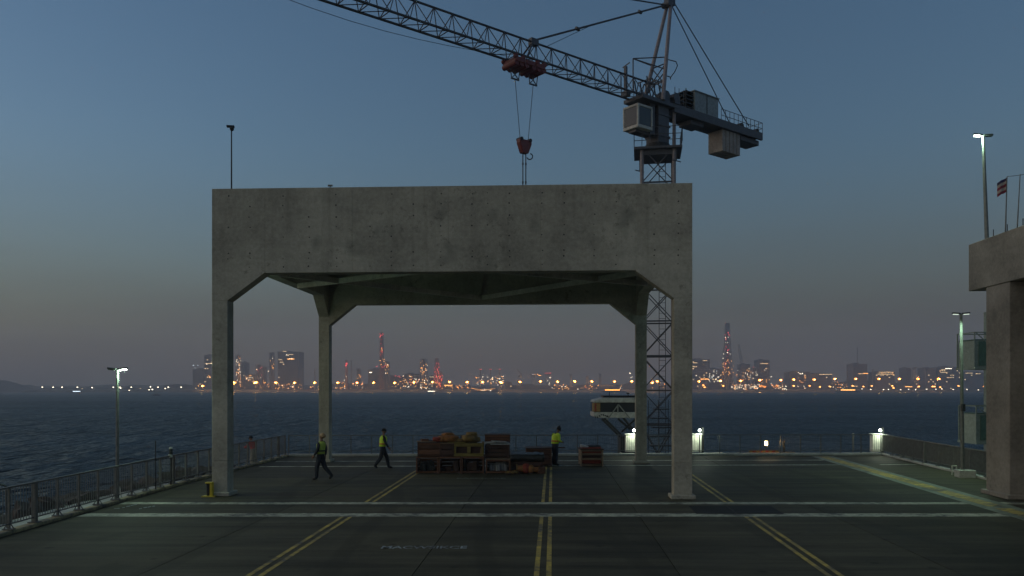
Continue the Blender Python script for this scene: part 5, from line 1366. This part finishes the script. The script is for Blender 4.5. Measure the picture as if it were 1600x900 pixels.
# loose timber, boxes and rope thrown on the stack
def loose(name, c, sz, mat, lab, cat, rz=0, ry=0):
    mm = MB(); mm.box(c, sz, rot=Matrix.Rotation(rz, 3, 'Z') @ Matrix.Rotation(ry, 3, 'Y')); o_ = mm.build(name, M[mat], bevel=.008); tag(o_, lab, cat)
loose('plank', (gx(668), Yc + .45, gz(691.2)), (1.0, .13, .035), 'wood_pale', 'pale loose plank lying across the leftmost upper crate', 'plank', .25, .03)
loose('plank', (gx(672), Yc + .75, gz(690.3)), (.8, .1, .035), 'wood_dark', 'dark short plank behind the pale loose plank', 'plank', -.4, -.05)
loose('box', (gx(661), Yc + .6, gz(689.6)), (.3, .3, .13), 'wood', 'small red brown box at the far left top of the stack', 'box', .3)
loose('box', (gx(724), Yc + .9, gz(687.5)), (.26, .3, .26), 'wood_dark', 'small dark box wedged between the two sack heaps', 'box', .5, .1)
loose('plank', (gx(713), Yc + .2, gz(691.6)), (.75, .1, .03), 'wood_yellow', 'yellow lath lying in front of the flat ochre sack', 'plank', -.08, .02)
loose('plank', (gx(752), Yc + .15, gz(704)), (.09, .05, .75), 'wood_pale', 'pale batten leaning upright against the tall dark box', 'plank', 0, .22)
loose('plank', (gx(803), Yc - .25, .03), (.7, .12, .05), 'wood_dark', 'dark plank lying on the deck before the cage crate', 'plank', .5)
loose('box', (gx(845), Yc + .1, .13), (.3, .35, .26), 'wood', 'small brown box on the deck at the right of the gear pile', 'box', .3)
m = MB()
for k in range(40):
    t0, t1 = k * .5, (k + 1) * .5; r0 = .24 + .03 * math.sin(k * 1.7)
    m.tube((gx(800) + r0 * math.cos(t0), Yc - .1 + r0 * math.sin(t0), .03 + .0022 * k), (gx(800) + r0 * math.cos(t1), Yc - .1 + r0 * math.sin(t1), .03 + .0022 * (k + 1)), .018, n=5)
tag(m.build('rope_coil', M['sack_yellow']), 'small coil of rope on the deck before the cage crate', 'rope')
# separate pallet box to the right
ys = 35.9
t = crate(907, 942.5, 703, 729.5, ys, 'separate three tier pallet box standing alone right of the worker', 'wood_pale', 1.05, None, 4, 'pallet_box', True)
X0, X1 = gx(907, ys), gx(942.5, ys)
for k, z in enumerate((.3, .52)):
    m = MB(); m.bx(X0 + .06, X1 - .06, ys + .004, ys + .06, z, z + .07); m.build('tier_board', M['wood_pale'], t)
m = MB(); m.bx(X0 + .08, X1 - .08, ys + .12, ys + .9, .58, .85); m.bx(X0 + .1, X1 - .1, ys + .15, ys + .9, .12, .27); m.build('stacked_goods', M['sack_red'], t)
m = MB(); m.bx(X0 + .1, X1 - .1, ys + .15, ys + .9, .34, .48); m.build('stacked_goods', M['wood_dark'], t)
m = MB(); m.bx(X0 - .02, X1 + .02, ys - .02, ys + 1.07, gz(703, ys), gz(703, ys) + .05); m.build('lid', M['wood_dark'], t)
zl = gz(703, ys) + .054
m = MB(); m.box((X0 + .2, ys + .4, zl + .08), (.35, .5, .12), rot=Matrix.Rotation(.18, 3, 'Y')); o = m.build('parcel', M['cloth_white'], bevel=.03); tag(o, 'grey white parcel at the left on the pallet box', 'parcel')
m = MB(); m.ball(((X0 + X1) / 2, ys + .5, zl + .07), .3, 12, 8, (1.1, .9, .3)); m.ball((X1 - .25, ys + .5, zl + .07), .2, 10, 8, (1.1, .9, .45)); o = m.build('bundle', M['tarp'], smooth=True); tag(o, 'dark wrapped bundle lying on the pallet box', 'bundle')

# ================================================================== PEOPLE
def skin_mesh(joints, bones, root, sub=2):
    me = bpy.data.meshes.new('body'); names = list(joints)
    me.from_pydata([joints[n][0] for n in names], [(names.index(a), names.index(b)) for a, b in bones], [])
    o = bpy.data.objects.new('body', me); COL.objects.link(o)
    sk = o.modifiers.new('skin', 'SKIN'); sk.use_smooth_shade = True; sk.branch_smoothing = .4
    for i, n in enumerate(names):
        r = joints[n][1]; me.skin_vertices[0].data[i].radius = r if isinstance(r, tuple) else (r, r)
        me.skin_vertices[0].data[i].use_root = (n == root)
    s = o.modifiers.new('sub', 'SUBSURF'); s.levels = sub; s.render_levels = sub
    dg = bpy.context.evaluated_depsgraph_get(); out = bpy.data.meshes.new_from_object(o.evaluated_get(dg))
    bpy.data.objects.remove(o); return out

SKIN = plain('skin', (.22, .12, .08), .6, 0, .1, 10, 0, 0)
NAVY = plain('navy_workwear', (.016, .019, .028), .85, 0, .3, 12, .4)
BOOT = plain('black_boot', (.012, .012, .012), .6, 0, .2, 12, .2)
HIVIS = plain('hi_vis_yellow', (.58, .78, .05), .8, 0, .15, 6, .3, .1)
HIVIS2 = plain('hi_vis_lime', (.42, .52, .08), .8, 0, .15, 6, .3, .1)
BAND = plain('orange_band', (.55, .16, .03), .7, 0, .1, 6, 0)
DBAND = plain('dark_band', (.05, .045, .03), .7, 0, .1, 6, 0)
REDJ = plain('red_jacket', (.50, .03, .03), .8, 0, .2, 8, .3)
HAIR = plain('dark_hair', (.012, .010, .009), .8, 0, .2, 20, .3)
TANCAP = plain('tan_hard_hat', (.40, .26, .14), .45, 0, .1, 6, 0)
BEIGE = plain('beige_trousers', (.28, .25, .20), .85, 0, .2, 8, .3)

def person(loc, face, H, J, label, top_mat, sleeve, vest, band, head_kind, head_pitch=0.0, trousers=NAVY, lean=0.0, hand_item=None):
    """J: joint positions for a 1.8 m figure facing +x (x forward, y left, z up)"""
    k = H / 1.8; t = thing('person', loc, label, 'person'); RZ = Matrix.Rotation(face, 3, 'Z')
    def tr(p): return RZ @ (Vector(p) * k)
    rad = {'pelvis': (.16, .135), 'waist': (.15, .12), 'chest': (.175, .13), 'neckb': (.07, .07), 'neck': (.052, .052), 'head': (.06, .06),
           'lsh': .08, 'rsh': .08, 'lel': .062, 'rel': .062, 'lwr': .04, 'rwr': .04, 'lhip': (.122, .122), 'rhip': (.122, .122), 'lkn': .092, 'rkn': .092, 'lan': .074, 'ran': .074, 'lto': (.045, .035), 'rto': (.045, .035)}
    jt = {n: (tr(J[n]), tuple(q * k for q in (rad[n] if isinstance(rad[n], tuple) else (rad[n],) * 2))) for n in rad}
    bones = [('pelvis', 'waist'), ('waist', 'chest'), ('chest', 'neckb'), ('neckb', 'neck'), ('neck', 'head'), ('chest', 'lsh'), ('chest', 'rsh'), ('lsh', 'lel'), ('rsh', 'rel'), ('lel', 'lwr'), ('rel', 'rwr'), ('pelvis', 'lhip'), ('pelvis', 'rhip'), ('lhip', 'lkn'), ('rhip', 'rkn'), ('lkn', 'lan'), ('rkn', 'ran'), ('lan', 'lto'), ('ran', 'rto')]
    me = skin_mesh(jt, bones, 'pelvis')
    mats = [top_mat, trousers, SKIN, BOOT, sleeve]
    for mm in mats: me.materials.append(mm)
    reg = {('pelvis', 'waist'): 1, ('waist', 'chest'): 0, ('chest', 'neckb'): 0, ('neckb', 'neck'): 2, ('neck', 'head'): 2, ('chest', 'lsh'): 4, ('chest', 'rsh'): 4, ('lsh', 'lel'): 4, ('rsh', 'rel'): 4, ('lel', 'lwr'): 4, ('rel', 'rwr'): 4, ('lan', 'lto'): 3, ('ran', 'rto'): 3}
    for p in me.polygons:
        c = p.center; best = None
        for a, b in bones:
            pa, pb = jt[a][0], jt[b][0]; d = pb - pa; f = max(0, min(1, (c - pa).dot(d) / max(1e-9, d.length_squared))); ds = (pa + d * f - c).length
            if best is None or ds < best[0]: best = (ds, (a, b))
        p.material_index = reg.get(best[1], 1)
    # head and hands joined into the same body mesh
    bm = bmesh.new(); bm.from_mesh(me)
    def addmb(mb, mi):
        tmp = bpy.data.meshes.new('t'); tmp.from_pydata(mb.v, [], mb.f)
        n0 = len(bm.faces); bm.from_mesh(tmp); bpy.data.meshes.remove(tmp); bm.faces.ensure_lookup_table()
        for f in bm.faces[n0:]: f.material_index = mi; f.smooth = True
    hc = Vector(J['head']) ; HP = Matrix.Rotation(-head_pitch, 3, 'Y')
    def hd(p): return tr(hc + HP @ Vector(p))
    mb = MB(); mb.ball((0, 0, 0), 1, 14, 10)
    for q in range(len(mb.v)):
        v = Vector(mb.v[q]); w = 1 - .28 * max(0, -v.z) ** 1.5
        mb.v[q] = tuple(hd((v.x * .098 * w + (.012 if v.z < 0 else 0), v.y * .076 * w, .10 + v.z * .122)))
    addmb(mb, 2)
    mb = MB(); mb.prism([hd((.088, 0, .12)), hd((.115, -.014, .078)), hd((.115, .014, .078))], hd((.09, 0, .07)) - hd((.088, 0, .08))); addmb(mb, 2)   # nose
    for s in (-1, 1):
        mb = MB(); mb.ball(hd((.0, s * .076, .09)), .022 * k, 6, 5, (1, .5, 1.4)); addmb(mb, 2)                                                     # ears
        mb = MB(); mb.ball(hd((.088, s * .03, .115)), .011 * k, 6, 4); addmb(mb, 3)                                                                  # eyes
    mb = MB(); mb.box(hd((.092, 0, .045)), (.012 * k, .045 * k, .008 * k), rot=RZ); addmb(mb, 3)                                                      # mouth
    for sd in ('l', 'r'):
        w0 = Vector(J[sd + 'wr']); d = (w0 - Vector(J[sd + 'el'])).normalized(); side = 1 if sd == 'l' else -1
        fwd = Vector((1, 0, 0)) - d * d.x; fwd = fwd.normalized() if fwd.length > .1 else Vector((0, 0, 1)); out_ = d.cross(fwd)
        mb = MB(); mb.bar(tr(w0 - d * .02), tr(w0 + d * .085), .03 * k, .08 * k)
        for i, (o_, L) in enumerate(((-.03, .065), (-.01, .08), (.011, .085), (.03, .07))):
            b0 = w0 + d * .08 + fwd * o_; b1 = b0 + d * L * .55 ; b2 = b1 + d * L * .4 - out_ * side * L * .35
            mb.tube(tr(b0), tr(b1), .009 * k, .0085 * k, 6); mb.tube(tr(b1), tr(b2), .0085 * k, .007 * k, 6)
        b0 = w0 + d * .03 + fwd * .036; b1 = b0 + d * .035 + fwd * .025; b2 = b1 + d * .03 + fwd * .006
        mb.tube(tr(b0), tr(b1), .011 * k, .01 * k, 6); mb.tube(tr(b1), tr(b2), .01 * k, .008 * k, 6); addmb(mb, 2)
    bm.to_mesh(me); bm.free()
    for p in me.polygons: p.use_smooth = True
    o = bpy.data.objects.new('body', me); COL.objects.link(o); o.parent = t
    def shell(name, mat, rows, cap=False):
        """rings round the torso: (centre, half depth x, half width y, lean)"""
        mb = MB(); n = 16; vs = []
        for (c, rx_, ry_) in rows:
            for i in range(n):
                a = 2 * math.pi * i / n; vs.append(tr(Vector(c) + Vector((math.cos(a) * rx_, math.sin(a) * ry_, 0))))
        fs = [(r * n + i, r * n + (i + 1) % n, (r + 1) * n + (i + 1) % n, (r + 1) * n + i) for r in range(len(rows) - 1) for i in range(n)]
        if cap: fs.append(tuple(range((len(rows) - 1) * n, len(rows) * n)))
        mb.add(vs, fs)
        me2 = bpy.data.meshes.new(name); me2.from_pydata(mb.v, [], mb.f); me2.materials.append(mat); me2.polygons.foreach_set('use_smooth', [True] * len(me2.polygons))
        ob = bpy.data.objects.new(name, me2); COL.objects.link(ob); ob.parent = t
        if not cap: ob.modifiers.new('thick', 'SOLIDIFY').thickness = .012
        return ob
    pv, wv, cv, nb = (Vector(J[n]) for n in ('pelvis', 'waist', 'chest', 'neckb'))
    if vest:
        shell('vest', vest, [(pv.lerp(wv, .35), .165, .195), (wv, .16, .19), (wv.lerp(cv, .6), .165, .205), (cv + Vector((0, 0, .05)), .165, .215), (cv.lerp(nb, .55), .135, .19), (nb + Vector((0, 0, -.01)), .085, .1)])
        f = .1; c = wv.lerp(cv, f); shell('vest_band', band, [(c + Vector((0, 0, -.028)), .174, .204), (c + Vector((0, 0, .028)), .174, .204)])
    if head_kind:
        kind, hm = head_kind; rows = []
        mb = MB(); n = 14; vs = []
        if kind == 'helmet': prof_ = [(.150, .105, .115), (.10, .118, .095), (.10, .1, .1)]
        zz = {'helmet': (.10, .14, .19, .225, .24), 'cap': (.09, .13, .18, .215, .23), 'hood': (.06, .12, .19, .24, .29)}[kind]
        sc = {'helmet': (1.22, 1.2, 1.05, .62, .1), 'cap': (1.06, 1.08, .98, .6, .1), 'hood': (1.12, 1.14, .95, .55, .08)}[kind]
        for z_, s_ in zip(zz, sc):
            for i in range(n):
                a = 2 * math.pi * i / n; vs.append(hd((math.cos(a) * .1 * s_ - .004, math.sin(a) * .08 * s_, z_)))
        fs = [(r * n + i, r * n + (i + 1) % n, (r + 1) * n + (i + 1) % n, (r + 1) * n + i) for r in range(4) for i in range(n)] + [tuple(range(4 * n, 5 * n)), tuple(range(n - 1, -1, -1))]
        mb.add(vs, fs)
        if kind in ('helmet', 'cap'): mb.prism([hd((.08, -.06, zz[0] + .02)), hd((.155, -.04, zz[0] + .012)), hd((.155, .04, zz[0] + .012)), hd((.08, .06, zz[0] + .02))], hd((0, 0, .012)) - hd((0, 0, 0)))
        me2 = bpy.data.meshes.new('headwear'); me2.from_pydata(mb.v, [], mb.f); me2.materials.append(hm); me2.polygons.foreach_set('use_smooth', [True] * len(me2.polygons))
        nm = {'helmet': 'hard_hat', 'cap': 'cap', 'hood': 'hood'}[kind]
        ob = bpy.data.objects.new(nm, me2); COL.objects.link(ob); ob.parent = t
    return t

WALK = dict(pelvis=(0, 0, .95), waist=(.01, 0, 1.1), chest=(.03, 0, 1.33), neckb=(.03, 0, 1.49), neck=(.04, 0, 1.545), head=(.05, 0, 1.58),
            lsh=(.03, .19, 1.44), rsh=(.03, -.19, 1.44), lel=(-.06, .25, 1.17), rel=(.10, -.25, 1.17), lwr=(-.04, .24, .93), rwr=(.24, -.23, .96),
            lhip=(0, .09, .92), rhip=(0, -.09, .92), lkn=(.2, .09, .5), rkn=(-.1, -.09, .49), lan=(.26, .09, .085), ran=(-.36, -.09, .15), lto=(.44, .09, .04), rto=(-.24, -.09, .05))
p1 = dict(WALK); p1.update(chest=(-.02, 0, 1.33), neckb=(-.03, 0, 1.49), neck=(-.03, 0, 1.545), head=(-.02, 0, 1.58), lsh=(0, .19, 1.43), rsh=(-.04, -.19, 1.44), lel=(.02, .25, 1.16), lwr=(.17, .23, .95), rel=(-.12, -.25, 1.17), rwr=(-.1, -.23, .93),
          lkn=(.12, .09, .49), lan=(.13, .09, .085), lto=(.31, .09, .04), rkn=(-.12, -.09, .5), ran=(-.42, -.09, .16), rto=(-.30, -.09, .05))
gx1, gy1 = G(501, 750)
person((gx1, gy1, 0), R(172), 1.80, p1, 'walking worker in lime vest and tan hard hat looking up', NAVY, NAVY, HIVIS2, DBAND, ('helmet', TANCAP), .5)
gx2, gy2 = G(598, 732.5)
person((gx2, gy2, 0), R(14), 1.76, WALK, 'walking worker in bright yellow vest heading for the crates', NAVY, NAVY, HIVIS, BAND, ('cap', HAIR), -.05)
p3 = dict(WALK); p3.update(waist=(.02, 0, 1.1), chest=(.07, 0, 1.32), neckb=(.13, 0, 1.47), neck=(.16, 0, 1.52), head=(.19, 0, 1.55), lsh=(.10, .19, 1.42), rsh=(.10, -.19, 1.42), lel=(.06, .25, 1.15), rel=(.05, -.25, 1.15), lwr=(.28, .14, 1.08), rwr=(.28, -.14, 1.08),
          lkn=(.05, .1, .5), rkn=(.0, -.1, .49), lan=(-.02, .11, .085), ran=(-.04, -.11, .085), lto=(.16, .13, .04), rto=(.14, -.13, .04))
gx3, gy3 = G(867, 727.5)
t3 = person((gx3, gy3, 0), R(35), 1.80, p3, 'hooded worker in yellow vest standing bowed behind the crates', NAVY, HIVIS, HIVIS, BAND, ('hood', HAIR), -.35)
p4 = dict(WALK); p4.update(chest=(.07, 0, 1.31), neckb=(.13, 0, 1.45), neck=(.16, 0, 1.5), head=(.18, 0, 1.53), lsh=(.10, .2, 1.40), rsh=(.10, -.2, 1.40), lel=(.2, .32, 1.18), rel=(.2, -.32, 1.18), lwr=(.4, .22, 1.2), rwr=(.4, -.22, 1.2),
          lkn=(.02, .1, .5), rkn=(0, -.1, .49), lan=(-.02, .11, .085), ran=(-.04, -.11, .085), lto=(.16, .13, .04), rto=(.14, -.13, .04))
person(((398 - 800) * 38.6 / FPX - .05, 38.6, -.5), R(150), 1.76, p4, 'person in a red jacket leaning outside the left railing', REDJ, REDJ, None, None, ('cap', HAIR), -.2, BEIGE)

# ================================================================== HAZE
hz = MB(); hz.bx(-1400, 1400, -150, 1760, -6.5, 128)
hm = bpy.data.materials.new('sea_haze'); hm.use_nodes = True
nt = hm.node_tree; nt.nodes.clear()
out = nt.nodes.new('ShaderNodeOutputMaterial'); pv = nt.nodes.new('ShaderNodeVolumePrincipled')
pv.inputs['Color'].default_value = (.80, .88, 1.0, 1); pv.inputs['Density'].default_value = .00042; pv.inputs['Anisotropy'].default_value = .2
nt.links.new(pv.outputs[0], out.inputs['Volume'])
tag(hz.build('haze', hm), kind='stuff')
